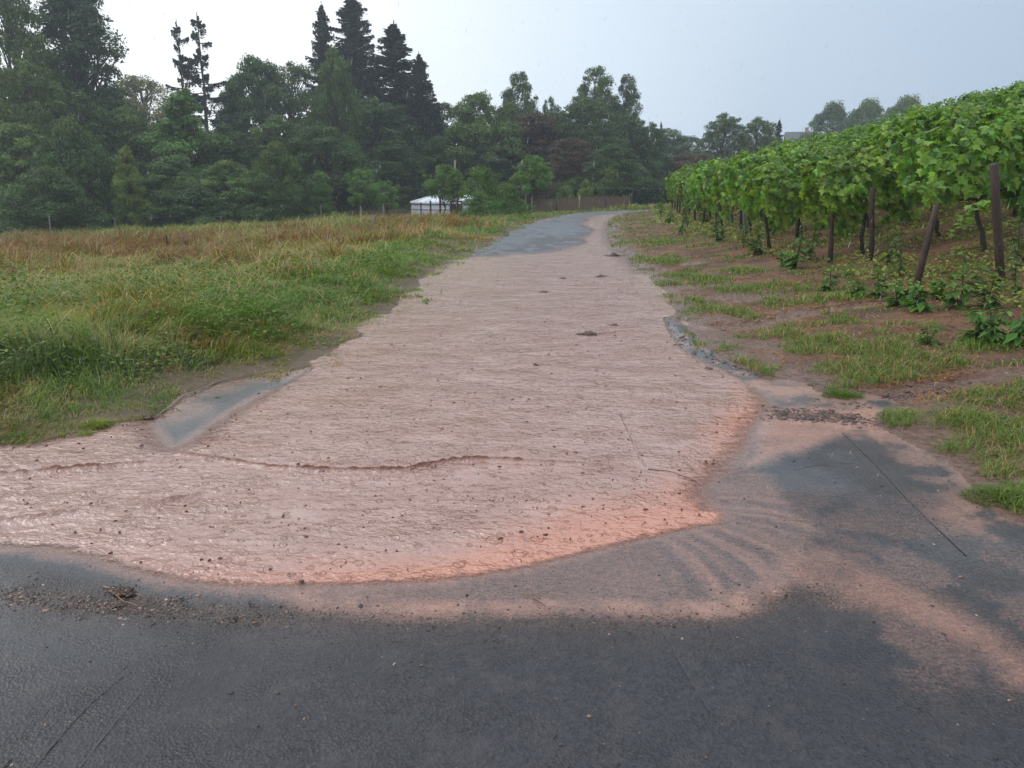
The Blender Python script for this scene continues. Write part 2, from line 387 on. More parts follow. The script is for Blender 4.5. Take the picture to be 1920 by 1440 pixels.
# washed silt thinly over the right apron and along the flood rim
apron = (1 - sstep(.0, 1.2, np.maximum(st, 0))) * sstep(G(1480, 0)[0] if False else .9, 1.4, X) * sstep(1.9, 2.5, Y)
sedv = np.maximum(sedv, apron * .22 * sstep(.4, .6, fbm(X * 4, Y * 4, 97, 4)))
sedv = np.maximum(sedv, (1 - sstep(0, .10, fsd0 + .05 * fine)) * .45 * (Y < 6))
VERGE = poly([(1400, 715), (1500, 716), (1548, 742), (1560, 765), (1655, 770), (1660, 805), (1600, 815), (1500, 790), (1450, 765)])
vg = 1 - sstep(-.05, .22, sdf(VERGE, X, Y)); sedv = np.maximum(sedv, vg * (.15 + .75 * sstep(.38, .6, fbm(X * 3.5, Y * 5, 99, 4))))
edge_r = sstep(-.55, -.05, rsd + .35 * (fbm(X * 4, Y * 4, 98, 4) - .5)) * (X > .8) * (Y > 2.2); sedv = np.maximum(sedv, edge_r * .55 * sstep(.36, .58, fbm(X * 5, Y * 5, 96, 4)))
edge_l = sstep(-.45, -.02, rsd + .5 * (fbm(X * 4, Y * 4, 94, 4) - .5)) * (X < .8) * (Y > 4.4) * (Y < 16); sedv = np.maximum(sedv, edge_l * .5)
clear = np.zeros_like(X)
for pz in CLEAR: clear = np.maximum(clear, 1 - sstep(-.05, .06, sdf(pz, X, Y) + .03 * fine))
clear = np.maximum(clear, sstep(14, 17, Y) * .85)
ISL = poly([(905, 478), (1000, 445), (1010, 436), (1050, 444), (1100, 430), (1095, 452), (1040, 466), (960, 477)], 4)
ib = 1 - sstep(-.4, .5, sdf(ISL, X, Y) + 1.0 * (fbm(X * 1.5, Y * .8, 103, 4) - .5))
lines = 1 - sstep(.0, .16, np.abs(fbm(X * .55, Y * .22, 107, 4) - .5) * 3)
islb = np.maximum(ib * sstep(.35, .55, fbm(X * 5, Y * 1.6, 105, 4)), lines * .8) * sstep(15, 18, Y)
clear = clear * (1 - .85 * islb)
clear = np.maximum(clear, .6 * sed)
clear = np.maximum(clear, .85 * sstep(.9, 1.5, X) * sstep(2.2, 3.4, Y) * (Y < 8) * (.35 + .65 * sstep(.38, .6, fbm(X * 1.4, Y * 1.4, 109, 4))))
clear = np.maximum(clear, .55 * sstep(-.2, -1.2, X) * sstep(1.9, 2.6, Y) * (Y < 4) * sstep(.35, .6, fbm(X * 1.7, Y * 1.7, 110, 4)))
clear = np.maximum(clear, (1 - sstep(.05, .25, fsd0)) * .8 * (X < -.6) * (Y < 4))
# grit: raked debris line in front of the film, and a gravelly apron at right
LINE = [G(-300, 1100), G(0, 1115), G(120, 1130), G(230, 1135), G(340, 1145), G(560, 1158), G(760, 1165), G(1000, 1160), G(1200, 1165), G(1340, 1165), G(1430, 1140), G(1520, 1115), G(1600, 1135)]
ld = segdist(LINE, X, Y)
grit = (1 - sstep(.01, .15, ld + .06 * fine)) * .9
grit = np.maximum(grit, (1 - sstep(.0, .30, ld)) * .45)
grit = np.maximum(grit, islb * .7)
grit = np.maximum(grit, .5 * sstep(1.4, 2.4, X) * sstep(.42, .6, fbm(X * 3, Y * 3, 101, 4)) * (Y < 6))
Zr = undul(X, Y)
V = np.stack([X, Y, Zr], 1)
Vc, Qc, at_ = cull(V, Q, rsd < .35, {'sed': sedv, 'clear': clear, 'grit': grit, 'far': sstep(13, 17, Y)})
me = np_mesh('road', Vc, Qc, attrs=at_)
m, nt, b = mat_new('wet_asphalt'); P = pos(nt)
vo = N(nt, 'ShaderNodeTexVoronoi'); vo.inputs['Scale'].default_value = 95; nt.links.new(P, vo.inputs['Vector'])
n_f = noise_n(nt, 95, 4, .75, P); n_m = noise_n(nt, 22, 5, .65, P); n_l = noise_n(nt, 1.1, 5, .6, P); n_s = noise_n(nt, 4.5, 4, .6, P)
asp = mixc(nt, mrange(nt, vo.outputs['Color'], .0, 1, 0, 1), (.009, .009, .012), (.054, .052, .060))
asp = mixc(nt, mrange(nt, n_l, .35, .65, 0, .6), asp, (.019, .018, .023))
asp = mixc(nt, mrange(nt, noise_n(nt, 7, 6, .7, P), .5, .7, 0, .5), asp, (.070, .062, .062))
asp = mixc(nt, mth(nt, 'MULTIPLY', attr(nt, 'far'), .75), asp, (.12, .135, .16))  # pale blue in the far asphalt's colour stands in for reflected sky
# pale aggregate chips worn bare here and there
vo2 = N(nt, 'ShaderNodeTexVoronoi'); vo2.inputs['Scale'].default_value = 38; nt.links.new(P, vo2.inputs['Vector'])
sepc = N(nt, 'ShaderNodeSeparateColor'); nt.links.new(vo2.outputs['Color'], sepc.inputs[0])
chip = mth(nt, 'MULTIPLY', mrange(nt, vo2.outputs['Distance'], .10, .16, 1, 0), mth(nt, 'GREATER_THAN', sepc.outputs[0], .97))
asp = mixc(nt, mth(nt, 'MULTIPLY', chip, .6), asp, (.20, .17, .15))
gr = mth(nt, 'MULTIPLY', attr(nt, 'grit'), mrange(nt, n_f, .42, .58, 0, 1), None, True)
asp = mixc(nt, gr, asp, ramp(nt, n_m, [(.3, (.03, .02, .015)), (.7, (.15, .09, .06))]))
silt_c = ramp(nt, n_m, [(.3, (.34, .165, .115)), (.7, (.50, .27, .195))])
sg = mth(nt, 'MULTIPLY_ADD', mth(nt, 'SUBTRACT', n_f, .5), 1.5, attr(nt, 'sed')); sg = mth(nt, 'MULTIPLY_ADD', mth(nt, 'SUBTRACT', noise_n(nt, 45, 4, .7, mapped(nt, P, (.6, 1.2, 1), .5)), .5), .9, sg)
sedf = mth(nt, 'MULTIPLY', mrange(nt, sg, .0, .95, 0, 1), mrange(nt, attr(nt, 'sed'), 0, .12, 0, .88), None, True)
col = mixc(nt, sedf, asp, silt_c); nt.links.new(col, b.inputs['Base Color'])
wet = mth(nt, 'MAXIMUM', attr(nt, 'clear'), mth(nt, 'MULTIPLY', mrange(nt, n_l, .40, .70, 0, .45), mrange(nt, n_s, .3, .7, .3, 1)))
ro = mth(nt, 'ADD', mrange(nt, wet, 0, 1, .44, .10), mth(nt, 'MULTIPLY', attr(nt, 'far'), .16)); nt.links.new(ro, b.inputs['Roughness'])
nt.links.new(mrange(nt, attr(nt, 'clear'), 0, 1, .42, .8), b.inputs['Specular IOR Level'])
bs = N(nt, 'ShaderNodeBump'); nt.links.new(vo.outputs['Distance'], bs.inputs['Height']); bs.inputs['Distance'].default_value = .006
nt.links.new(mth(nt, 'MULTIPLY', mrange(nt, wet, 0, 1, .85, .10), mrange(nt, n_s, .3, .7, .3, 1.3)), bs.inputs['Strength'])
n_r = noise_n(nt, 22, 3, .5, mapped(nt, P, (1, .8, 1))); nb = bump(nt, n_r, .35, .02, None)
bf = N(nt, 'ShaderNodeBump'); nt.links.new(n_r, bf.inputs['Height']); bf.inputs['Distance'].default_value = .12; nt.links.new(mth(nt, 'MAXIMUM', mth(nt, 'MULTIPLY', attr(nt, 'far'), .8), mth(nt, 'MULTIPLY', attr(nt, 'clear'), .035)), bf.inputs['Strength']); nt.links.new(bs.outputs[0], bf.inputs['Normal'])
nb = bump(nt, n_m, .22, .012, bump(nt, n_f, .25, .004, bf.outputs[0]))
nt.links.new(nb, b.inputs['Normal'])
M_road = m
tag(link('road', me, m), kind='structure')

# ---- muddy flood water: one shallow sheet with standing waves where it spills across the lane
X, Y, Q = polar(1.4, 62, .0062, 47, .10, 3.0, (3.1, 4.9, .0065))
clr = np.zeros_like(X)
for pz in CLEAR: clr = np.maximum(clr, 1 - sstep(0, .15, sdf(pz, X, Y)))
isl = sdf(poly([(900, 476), (950, 474), (1020, 469), (1070, 455), (1100, 432), (1080, 420), (1100, 404), (1060, 400), (1000, 412), (940, 435), (890, 470)]), X, Y)
clr = np.maximum(clr, 1 - sstep(0, .5, isl)); 
nearbank = sstep(-.9, -.3, sdf(ROAD, X, Y)) * sstep(5.4, 6.5, Y) * (1 - clr)
fsd = sdf(FLOOD, X, Y) - .35 * nearbank + .035 * (fbm(X * 4, Y * 4, 111, 4) - .5) * np.clip(Y / 6, .25, 3)
W1 = [G(335, 852), G(400, 862), G(500, 878), G(600, 884), G(680, 886), G(760, 884), G(840, 868), G(900, 863), G(1000, 868), G(1090, 873)]
W2 = [G(-160, 900), G(0, 893), G(90, 886), G(180, 878), G(270, 872)]
W3 = [G(250, 965), G(320, 942), G(400, 925)]; W4 = [G(1160, 775), G(1185, 830), G(1205, 880)]; W5 = [G(-50, 985), G(60, 975), G(160, 960)]; W6 = [G(1210, 890), G(1300, 905)]
zw = np.zeros_like(X); crest = np.zeros_like(X)
jx = .03 * (fbm(X * 8, Y * 8, 121, 3) - .5); chop = fbm(X * 26, Y * 34, 123, 3)
for Wp, hgt, wd in ((W1, .021, .021), (W2, .020, .026), (W3, .014, .03), (W4, .005, .012), (W5, .014, .035), (W6, .007, .012)):
    Wa = np.array(Wp); sel = (X > Wa[:, 0].min() - .4) & (X < Wa[:, 0].max() + .4) & (Y < Wa[:, 1].max() + .5) & (Y > Wa[:, 1].min() - .5)
    d = segdist(Wp, X[sel], Y[sel]) + jx[sel]
    along = np.interp(X[sel], np.linspace(Wa[:, 0].min(), Wa[:, 0].max(), 7), [0.5, .8, 1, 1, 1, .85, .5]) if Wp is not W4 else 1
    zw[sel] += hgt * along * (-.1 + 1.9 * chop[sel]) * np.exp(-(d / wd) ** 2)
    if Wp in (W1, W2, W3, W5): crest[sel] = np.maximum(crest[sel], (.45 + .55 * sstep(.3, .55, chop[sel])) * np.clip(along, 0, 1) * np.exp(-(d / (wd * .8)) ** 2) * (1 if Wp in (W1, W2) else .5))
    zw[sel] -= hgt * .30 * along * np.exp(-((d - wd * 2.2) / (wd * 1.2)) ** 2)
# ruffled flow across the near left half
ruf = sstep(.3, -1.6, X) * sstep(5.6, 4.2, Y) * .8 + .2 * (Y < 7)
zw += (fbm(X * 7, Y * 22, 131, 4) - .5) * .013 * ruf
zw += (fbm(X * 18, Y * 30, 133, 3) - .5) * .0035
zf = undul(X, Y) + .013 + zw - .004 + np.clip(-fsd, 0, .5) * .0
zf = np.where(fsd > 0, undul(X, Y) - .002 - np.minimum(fsd, .3) * .1, undul(X, Y) + .009 * sstep(0, .35, -fsd) + .003 + zw * sstep(0, .08, -fsd))
edge = 1 - sstep(.0, .42, -fsd + .14 * (fbm(X * 2.5, Y * 3.5, 141, 4) - .5))
SE = poly([(560, 1115), (300, 1100), (500, 1075), (760, 1060), (900, 1010), (1040, 955), (1180, 925), (1330, 885), (1330, 800), (1400, 730), (1470, 740), (1450, 860), (1400, 1000), (1000, 1110)])
rimf = np.clip(.75 * (1 - sstep(-.30, .22, sdf(SE, X, Y) + .30 * (fbm(X * 3, Y * 4, 143, 4) - .5))) * (.55 + .45 * sstep(1.0, 0, -fsd)) + .40 * edge * (Y < 5.5) * sstep(-2.5, -.5, X), 0, 1)
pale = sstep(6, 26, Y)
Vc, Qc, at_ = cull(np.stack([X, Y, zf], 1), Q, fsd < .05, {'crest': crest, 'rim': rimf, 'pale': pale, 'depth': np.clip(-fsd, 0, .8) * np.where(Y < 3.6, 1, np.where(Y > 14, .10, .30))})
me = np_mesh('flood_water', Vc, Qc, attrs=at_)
m, nt, b = mat_new('muddy_water'); P = pos(nt)
Pw = mapped(nt, P, (1, 1.15, 1), .3)
dn = N(nt, 'ShaderNodeTexNoise'); dn.inputs['Scale'].default_value = 6; nt.links.new(P, dn.inputs['Vector']); dv = N(nt, 'ShaderNodeVectorMath', operation='MULTIPLY_ADD'); nt.links.new(dn.outputs['Color'], dv.inputs[0]); dv.inputs[1].default_value = (.06, .06, 0); nt.links.new(Pw, dv.inputs[2]); Pw = dv.outputs[0]
w1 = noise_n(nt, 24, 3, .5, Pw); w2 = noise_n(nt, 46, 1, .5, Pw); w3 = noise_n(nt, 6.5, 2, .5, mapped(nt, P, (1, 1.5, 1), .25)); nl = noise_n(nt, 1.1, 5, .6, Pw)
cc = ramp(nt, noise_n(nt, 2.6, 5, .65, mapped(nt, P, (1, 1.5, 1), .3)), [(.3, (.28, .145, .11)), (.48, (.35, .20, .16)), (.7, (.42, .26, .215))])
cc = mixc(nt, mrange(nt, noise_n(nt, .9, 4, .6, mapped(nt, P, (1, 1.8, 1), .35)), .5, .68, 0, .45), cc, (.30, .13, .085))
cc = mixc(nt, attr(nt, 'rim'), cc, (.50, .205, .13))
cc = mixc(nt, mth(nt, 'MULTIPLY', attr(nt, 'pale'), .55), cc, (.54, .39, .335))  # distant water tinted paler: grazing sky reflection put into the base colour
fl = N(nt, 'ShaderNodeTexVoronoi'); fl.inputs['Scale'].default_value = 11; nt.links.new(P, fl.inputs['Vector'])
cc = mixc(nt, mrange(nt, attr(nt, 'crest'), 0, .8, 0, .85), cc, (.15, .062, .04))
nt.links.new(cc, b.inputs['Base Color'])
film = mth(nt, 'MULTIPLY_ADD', mth(nt, 'SUBTRACT', noise_n(nt, 16, 5, .7, P), .5), .10, attr(nt, 'depth')); nt.links.new(mrange(nt, film, -.004, .062, .0, 1.0, True), b.inputs['Alpha'])
b.inputs['Roughness'].default_value = .08; nt.links.new(mrange(nt, attr(nt, 'crest'), 0, .6, 1.95, 1.15), b.inputs['IOR'])
# raindrop rings
def rings(scale, k):
    v = N(nt, 'ShaderNodeTexVoronoi'); v.inputs['Scale'].default_value = scale
    mp = N(nt, 'ShaderNodeMapping'); mp.inputs['Location'].default_value = (k * 3.3, k * 1.7, 0); mp.inputs['Scale'].default_value = (1, 1, 0)
    nt.links.new(P, mp.inputs['Vector']); nt.links.new(mp.outputs[0], v.inputs['Vector'])
    s = N(nt, 'ShaderNodeSeparateColor'); nt.links.new(v.outputs['Color'], s.inputs[0])
    rr = mrange(nt, s.outputs[0], 0, 1, .08, .36)
    d = mth(nt, 'ABSOLUTE', mth(nt, 'SUBTRACT', v.outputs['Distance'], rr))
    ring = mrange(nt, d, 0, .05, 1, 0, True)
    d2 = mth(nt, 'ABSOLUTE', mth(nt, 'SUBTRACT', v.outputs['Distance'], mth(nt, 'MULTIPLY', rr, .5)))
    ring = mth(nt, 'ADD', ring, mth(nt, 'MULTIPLY', mrange(nt, d2, 0, .04, 1, 0, True), .6))
    return mth(nt, 'MULTIPLY', ring, mth(nt, 'GREATER_THAN', s.outputs[1], .55))
rg = mth(nt, 'ADD', rings(9, 1), rings(16, 2))
hgt = mth(nt, 'MULTIPLY_ADD', w1, 1.0, mth(nt, 'MULTIPLY', w2, .5)); hgt = mth(nt, 'MULTIPLY', hgt, mrange(nt, noise_n(nt, 1.7, 3, .6, mapped(nt, P, (1, 1.6, 1), .4)), .35, .65, .45, 1.25)); hgt = mth(nt, 'MULTIPLY_ADD', w3, .75, hgt)
hgt = mth(nt, 'MULTIPLY_ADD', rg, .24, hgt)
nt.links.new(bump(nt, hgt, 1.0, .023), b.inputs['Normal'])
M_flood = m
tag(link('flood_water', me, m), kind='structure')

# ---- tar seams / scrapes on the asphalt
m_seam = simple_mat('tar_seam', (.04, .04, .043), (.085, .08, .08), 30, .4, .3, .003)
m_seamd = simple_mat('tar_seam_dark', (.018, .018, .02), (.035, .035, .036), 30, .3, .3, .003)
for pts, w, mm in (([(1580, 812), (1640, 868), (1700, 935), (1752, 985), (1812, 1042)],   .004, m_seam), ([(60, 1446), (110, 1385), (170, 1318), (232, 1268)], .003, m_seamd), ([(150, 1440), (200, 1375), (262, 1300)], .002, m_seam), ([(1490, 880), (1530, 872), (1600, 868)], .0025, m_seam), ([(872, 1288), (868, 1330), (863, 1374)], .0014, m_seam), ([(1246, 1190), (1290, 1270), (1330, 1335)], .0014, m_seam), ([(805, 1180), (800, 1215), (792, 1240)], .0012, m_seam)):
    pp = np.array([G(*p) for p in pts]); t = np.linspace(0, len(pp) - 1, 50)
    xx = np.interp(t, range(len(pp)), pp[:, 0]); yy = np.interp(t, range(len(pp)), pp[:, 1])
    xx = xx + .012 * (fbm(t * 3, t * 0, 5, 3) - .5)
    tx, ty = np.gradient(xx), np.gradient(yy); L = np.hypot(tx, ty); ww = w * (.4 + .9 * vnoise(t * 4, t * 0, 8))
    a = np.stack([xx - ty / L * ww, yy + tx / L * ww, undul(xx, yy) + .004], 1); b_ = np.stack([xx + ty / L * ww, yy - tx / L * ww, undul(xx, yy) + .004], 1)
    V = np.concatenate([a, b_]); i = np.arange(49); Qs = np.stack([i, i + 50, i + 51, i + 1], 1)
    tag(link('road_seam', np_mesh('road_seam', V, Qs), mm), kind='structure')

# ------------------------------------------------------------------ blades of grass (countless: stuff)
def gz(x, y, rs=None):
    rs = sdf(ROAD, x, y) if rs is None else rs
    L, R = road_edge_x(y); ls = x < (L + R) / 2
    det = .05 * (fbm(x * 2.5, y * 2.5, 21, 4) - .5) + .10 * (fbm(x * .5, y * .5, 5, 3) - .5)
    return terrain(x, y) + det * sstep(0, 1.2, rs) + np.where(ls, .14, .035) * sstep(.2, 1.6, rs) - .05 + .058 + .03 * sstep(.05, .5, rs) - .012
def blades(P, h, w, lean, bend, cols, az=None):
    n = len(P); az = rng.uniform(0, 2 * math.pi, n) if az is None else az
    dx, dy = np.cos(az), np.sin(az); fa = az + math.pi / 2 + rng.normal(0, .5, n); sx, sy = np.cos(fa) * w / 2, np.sin(fa) * w / 2
    m1 = np.stack([P[:, 0] + dx * lean * h * .45, P[:, 1] + dy * lean * h * .45, P[:, 2] + h * .62 * (1 - .4 * bend)], 1)
    tip = np.stack([P[:, 0] + dx * (lean + bend * .8) * h, P[:, 1] + dy * (lean + bend * .8) * h, P[:, 2] + h * (1 - .75 * bend)], 1)
    S = np.stack([sx, sy, 0 * sx], 1)
    V = np.stack([P - S, P + S, m1 - S * .8, m1 + S * .8, tip], 1).reshape(-1, 3)
    b0 = np.arange(n)[:, None] * 5
    T = np.concatenate([b0 + np.array([[0, 1, 3]]), b0 + np.array([[0, 3, 2]]), b0 + np.array([[2, 3, 4]])]).astype(np.int32)
    return V, T, np.repeat(cols, 5, 0)
def scatter_polar(n, a0, a1, r0, r1, power=1.0):
    a = np.radians(rng.uniform(a0, a1, n)); u = rng.uniform(0, 1, n)
    r = r0 * (r1 / r0) ** (u ** power)
    return r * np.sin(a), r * np.cos(a), r
PAL = {'lush': ((.055, .11, .018), (.12, .20, .038)), 'green': ((.11, .165, .03), (.24, .29, .065)), 'yellow': ((.17, .18, .055), (.34, .30, .12)),
       'straw': ((.25, .17, .075), (.45, .33, .17)), 'rust': ((.15, .08, .034), (.29, .165, .068)), 'brown': ((.13, .065, .032), (.26, .14, .065)), 'dark': ((.018, .04, .012), (.04, .075, .02))}
def pal(kind, n):
    a, b = np.array(PAL[kind][0]), np.array(PAL[kind][1]); t = rng.uniform(0, 1, (n, 1)); return a + (b - a) * t
# colour zones of the meadow: (px, py, reach x, reach y, kind, height)
ZONES = [(60, 640, 320, 60, 'green', .20), (200, 740, 260, 50, 'lush', .18), (120, 700, 240, 30, 'dark', .20), (150, 680, 120, 14, 'yellow', .24), (300, 650, 90, 12, 'straw', .2), (60, 760, 120, 20, 'green', .16), (330, 560, 220, 34, 'green', .18), (430, 590, 160, 34, 'lush', .18), (560, 545, 110, 35, 'lush', .15), (90, 560, 200, 24, 'yellow', .26), (250, 520, 300, 22, 'yellow', .22),
         (150, 475, 260, 18, 'brown', .34), (40, 460, 140, 16, 'rust', .38), (250, 490, 160, 12, 'rust', .26), (320, 460, 220, 14, 'brown', .3), (60, 510, 120, 10, 'brown', .3), (620, 500, 110, 20, 'straw', .2), (520, 470, 200, 14, 'yellow', .22), (640, 480, 60, 10, 'rust', .25), (700, 500, 90, 24, 'green', .12), (760, 470, 90, 18, 'green', .11), (820, 450, 80, 16, 'straw', .12),
         (500, 425, 260, 12, 'yellow', .34), (250, 430, 260, 12, 'green', .34), (60, 440, 160, 8, 'lush', .35), (760, 410, 110, 10, 'rust', .34), (700, 432, 120, 12, 'brown', .38), (560, 445, 160, 8, 'brown', .3), (880, 430, 60, 12, 'green', .15), (640, 425, 44, 12, 'green', .65), (930, 412, 60, 8, 'straw', .2), (600, 640, 80, 30, 'straw', .08),
         (640, 590, 70, 24, 'straw', .09), (470, 680, 90, 22, 'green', .14), (350, 700, 90, 22, 'dark', .18), (980, 405, 60, 8, 'green', .10), (450, 620, 60, 20, 'straw', .22), (280, 600, 60, 16, 'brown', .28), (650, 560, 60, 20, 'green', .12), (150, 610, 70, 16, 'straw', .3), (40, 590, 80, 12, 'lush', .26)]
def zone_pick(px, py):
    n = len(px); w = np.zeros((n, len(ZONES)))
    for k, (zx, zy, rx, ry, kd, h) in enumerate(ZONES):
        w[:, k] = np.exp(-((px - zx) / rx) ** 2 - ((py - zy) / ry) ** 2) + 1e-6
    w = w ** 1.3; w /= w.sum(1)[:, None]; cs = np.cumsum(w, 1); u = rng.uniform(0, 1, n)
    k = (cs < u[:, None]).sum(1).clip(0, len(ZONES) - 1)
    H = (w * np.array([z[5] for z in ZONES])).sum(1)
    return k, H
def make_meadow(n, r0, r1, a0, a1, wk):
    x, y, r = scatter_polar(n, a0, a1, r0, r1, .95)
    L, R = road_edge_x(y); rs = sdf(ROAD, x, y)
    edge_n = fbm(x * 3, y * 3, 9, 4) - .5 + 1.2 * np.maximum(0, fbm(x * 5, y * 5, 12, 3) - .52) * (y > 5)
    ok = (x < (L + R) / 2) & (rs + 1.1 * edge_n > -.01) & (rs > -.45) & ((rs > -.05) | (y > 5.6)) & (y > 2)
    # bald, trodden margin between meadow and flood
    bald = (rs < .6) & (fbm(x * 2.6, y * 2.6, 201, 4) > .53 + .22 * rs) & (y > 5.2)
    ok &= ~bald
    x, y, r, rs = x[ok], y[ok], r[ok], rs[ok]; z = np.where(rs < -.02, .006, gz(x, y, rs))
    px, py = project(np.stack([x, y, z], 1)); wb = fbm(x * .9, y * .9, 217, 3) - .5; k, H = zone_pick(px + 160 * wb, py + 60 * wb)
    cols = np.zeros((len(x), 3))
    for i, zn in enumerate(ZONES):
        s = k == i
        if s.any(): cols[s] = pal(zn[4], s.sum())
    cl = fbm(x * 1.1, y * 1.1, 211, 4); cl2 = fbm(x * 3.5, y * 3.5, 213, 3)
    mask = cl2 > .60; cols[mask] = cols[mask] * .55 + .45 * pal('lush', mask.sum())
    mask = (cl < .42) & (rng.uniform(0, 1, len(x)) < .6); cols[mask] = pal('straw', mask.sum()) * .5 + cols[mask] * .5
    mask = (rs < 1.9) & (y > 7.5) & (rng.uniform(0, 1, len(x)) < .7 * (fbm(x * .8, y * .8, 219, 3) > .40)); cols[mask] = pal('lush', mask.sum()) * np.array([1.15, 1.25, 1.1])
    h = .022 + H * np.clip(-.15 + 3.2 * (cl - .15) * (.25 + 1.5 * cl2), .12, 2) * rng.uniform(.55, 1.25, len(x)) * (.38 + .62 * sstep(.1, 1.1, rs)) * (.45 + .55 * sstep(-.1, .2, rs))
    w = wk * r * rng.uniform(.6, 1.5, len(x))
    # clumps lean together
    az = 2 * math.pi * fbm(x * .8, y * .8, 221, 3) * 2 + rng.normal(0, .9, len(x))
    lean = rng.uniform(.1, .9, len(x)); bend = rng.uniform(.1, .9, len(x))
    return blades(np.stack([x, y, z], 1), h, w, lean, bend, cols, az)
V, T, C = make_meadow(470000, 4.3, 62, -60, 14, .00095)
tag(link('meadow_grass', np_mesh('meadow_grass', V, T, C), M_grass), 'tall unmown mixed green and straw coloured grass of the meadow', 'grass', kind='stuff')

x, y, r = scatter_polar(150000, -52, 16, 4.3, 34); rs = sdf(ROAD, x, y); L, R = road_edge_x(y)
ok = (x < (L + R) / 2) & (rs > -.12) & (rs < 1.3) & (rng.uniform(0, 1, len(x)) < .35 + .9 * (fbm(x * 4, y * 4, 271, 3) - .35)); x, y, r, rs = x[ok], y[ok], r[ok], rs[ok]; n = len(x)
c = pal('brown', n); mk = rng.uniform(0, 1, n) < .30; c[mk] = pal('straw', mk.sum()) * .8; mk = rng.uniform(0, 1, n) < .38; c[mk] = pal('lush', mk.sum())
V, T, C = blades(np.stack([x, y, gz(x, y, rs) - .004], 1), rng.uniform(.015, .05, n), .0011 * r * rng.uniform(.6, 1.4, n), rng.uniform(.6, 3, n), rng.uniform(.2, 1, n), c)
tag(link('trodden_grass', np_mesh('trodden_grass', V, T, C), M_grass), 'short trodden grass and litter along the left margin of the lane', 'grass', kind='stuff')
# long arching straw stalks with seed heads
n = 2600; x, y, r = scatter_polar(n, -48, -6, 5.5, 34)
rs = sdf(ROAD, x, y); cl = fbm(x * .7, y * .7, 231, 3)
ok = (rs > 1.2) & (cl > .47) & (x < road_edge_x(y)[0]); x, y, r = x[ok], y[ok], r[ok]; z = gz(x, y)
mb = MB()
for i in range(len(x)):
    az = 2 * math.pi * vnoise(x[i] * .6, y[i] * .6, 4) * 2 + rng.normal(0, .7); Ls = rng.uniform(.5, 1.0); t = np.linspace(0, 1, 6); el = rng.uniform(.8, 1.35); dr = rng.uniform(.5, 1.9)
    ang = el - dr * t; dxy = np.cumsum(np.cos(ang)) * Ls / 6; dz = np.cumsum(np.sin(ang)) * Ls / 6
    Pp = np.stack([x[i] + np.cos(az) * dxy, y[i] + np.sin(az) * dxy, z[i] + dz], 1)
    w = .0011 * (1 + .11 * r[i]) * np.array([1, 1, .9, .8, 1.6, 1.2]); s = np.array([-math.sin(az), math.cos(az), 0])
    V = np.concatenate([Pp - s * w[:, None], Pp + s * w[:, None]]); j = np.arange(5)
    mb.add(V, np.stack([j, j + 6, j + 7, j + 1], 1), None, pal('straw', 1)[0] * 1.05)
tag(link('straw_stalks', mb.mesh('straw_stalks'), M_grass), 'long arching pale dry stalks sticking out of the meadow grass', 'dry grass', kind='stuff')

# right bank: short turf in patches, flattened straw, litter
def right_scatter(n, r0, r1, a0, a1):
    x, y, r = scatter_polar(n, a0, a1, r0, r1); L, R = road_edge_x(y); rs = sdf(ROAD, x, y)
    ok = (x > (L + R) / 2) & (rs > .02) & (y > 1.5); return x[ok], y[ok], r[ok], rs[ok]
TURF = [(1580, 733, 45, 13), (1400, 545, 60, 8), (1345, 583, 75, 8), (1450, 572, 38, 12), (1300, 565, 18, 5), (1560, 640, 60, 14), (1620, 665, 60, 12), (1700, 700, 75, 15), (1560, 690, 30, 8), (1510, 655, 50, 12), (1690, 790, 55, 16), (1800, 790, 90, 22), (1830, 830, 60, 20), (1900, 800, 60, 18), (1880, 890, 45, 15), (1905, 945, 60, 26), (1480, 630, 40, 10), (1230, 490, 55, 9), (1320, 525, 60, 8), (1560, 560, 60, 9), (1860, 655, 70, 12), (1240, 455, 50, 10), (1700, 640, 70, 10), (1270, 520, 40, 7), (1390, 510, 50, 8), (1780, 845, 30, 10)]
x, y, r, rs = right_scatter(420000, 3.0, 60, -2, 58); z = gz(x, y, rs)
px, py = project(np.stack([x, y, z], 1)); g = np.zeros(len(x))
for tx, ty, rx, ry in TURF: g = np.maximum(g, 1.25 - np.hypot((px - tx) / rx, (py - ty) / ry))
nn = fbm(x * 3.2, y * 3.2, 241, 4) - .5; nf = fbm(x * .9, y * .9, 243, 3) - .5
g = g + nn * 1.5; g = np.maximum(g, (nn + nf * 1.3 - .09 + .12 * sstep(16, 30, y) + .05 * sstep(5, 8, x)) * 3)
rdist = np.minimum(segdist(RUN1, x, y), segdist(RUN2, x, y)); g[rdist < .22] = -1
green = g > .12
s = green & (rng.uniform(0, 1, len(x)) < np.clip(.35 + g * 1.2, 0, 1)); n = s.sum()
c = pal('lush', n) * 1.1; mk = rng.uniform(0, 1, n) < .2; c[mk] = pal('green', mk.sum()); mk = rng.uniform(0, 1, n) < .05 + .16 * (nf[s] > .05); c[mk] = pal('straw', mk.sum()) * .8
h = (.035 + .06 * np.clip(g[s], 0, 1)) * rng.uniform(.6, 1.6, n)
V, T, C = blades(np.stack([x[s], y[s], z[s]], 1), h, .0011 * r[s] * rng.uniform(.6, 1.2, n), rng.uniform(.2, 1.1, n), rng.uniform(.1, .8, n), c)
tag(link('turf', np_mesh('turf', V, T, C), M_grass), 'short wet green turf growing in patches on the muddy right bank', 'grass', kind='stuff')
s = (~green) & (rng.uniform(0, 1, len(x)) < np.clip(.10 + 1.8 * (nf + .12) + .4 * sstep(1.2, 4, rs), 0, .75) * (rdist > .15) * sstep(.1, .5, rs)); n = s.sum()
c = pal('rust', n) * np.array([1.1, .95, .95]); mk = rng.uniform(0, 1, n) < .25; c[mk] = pal('straw', mk.sum()) * .85
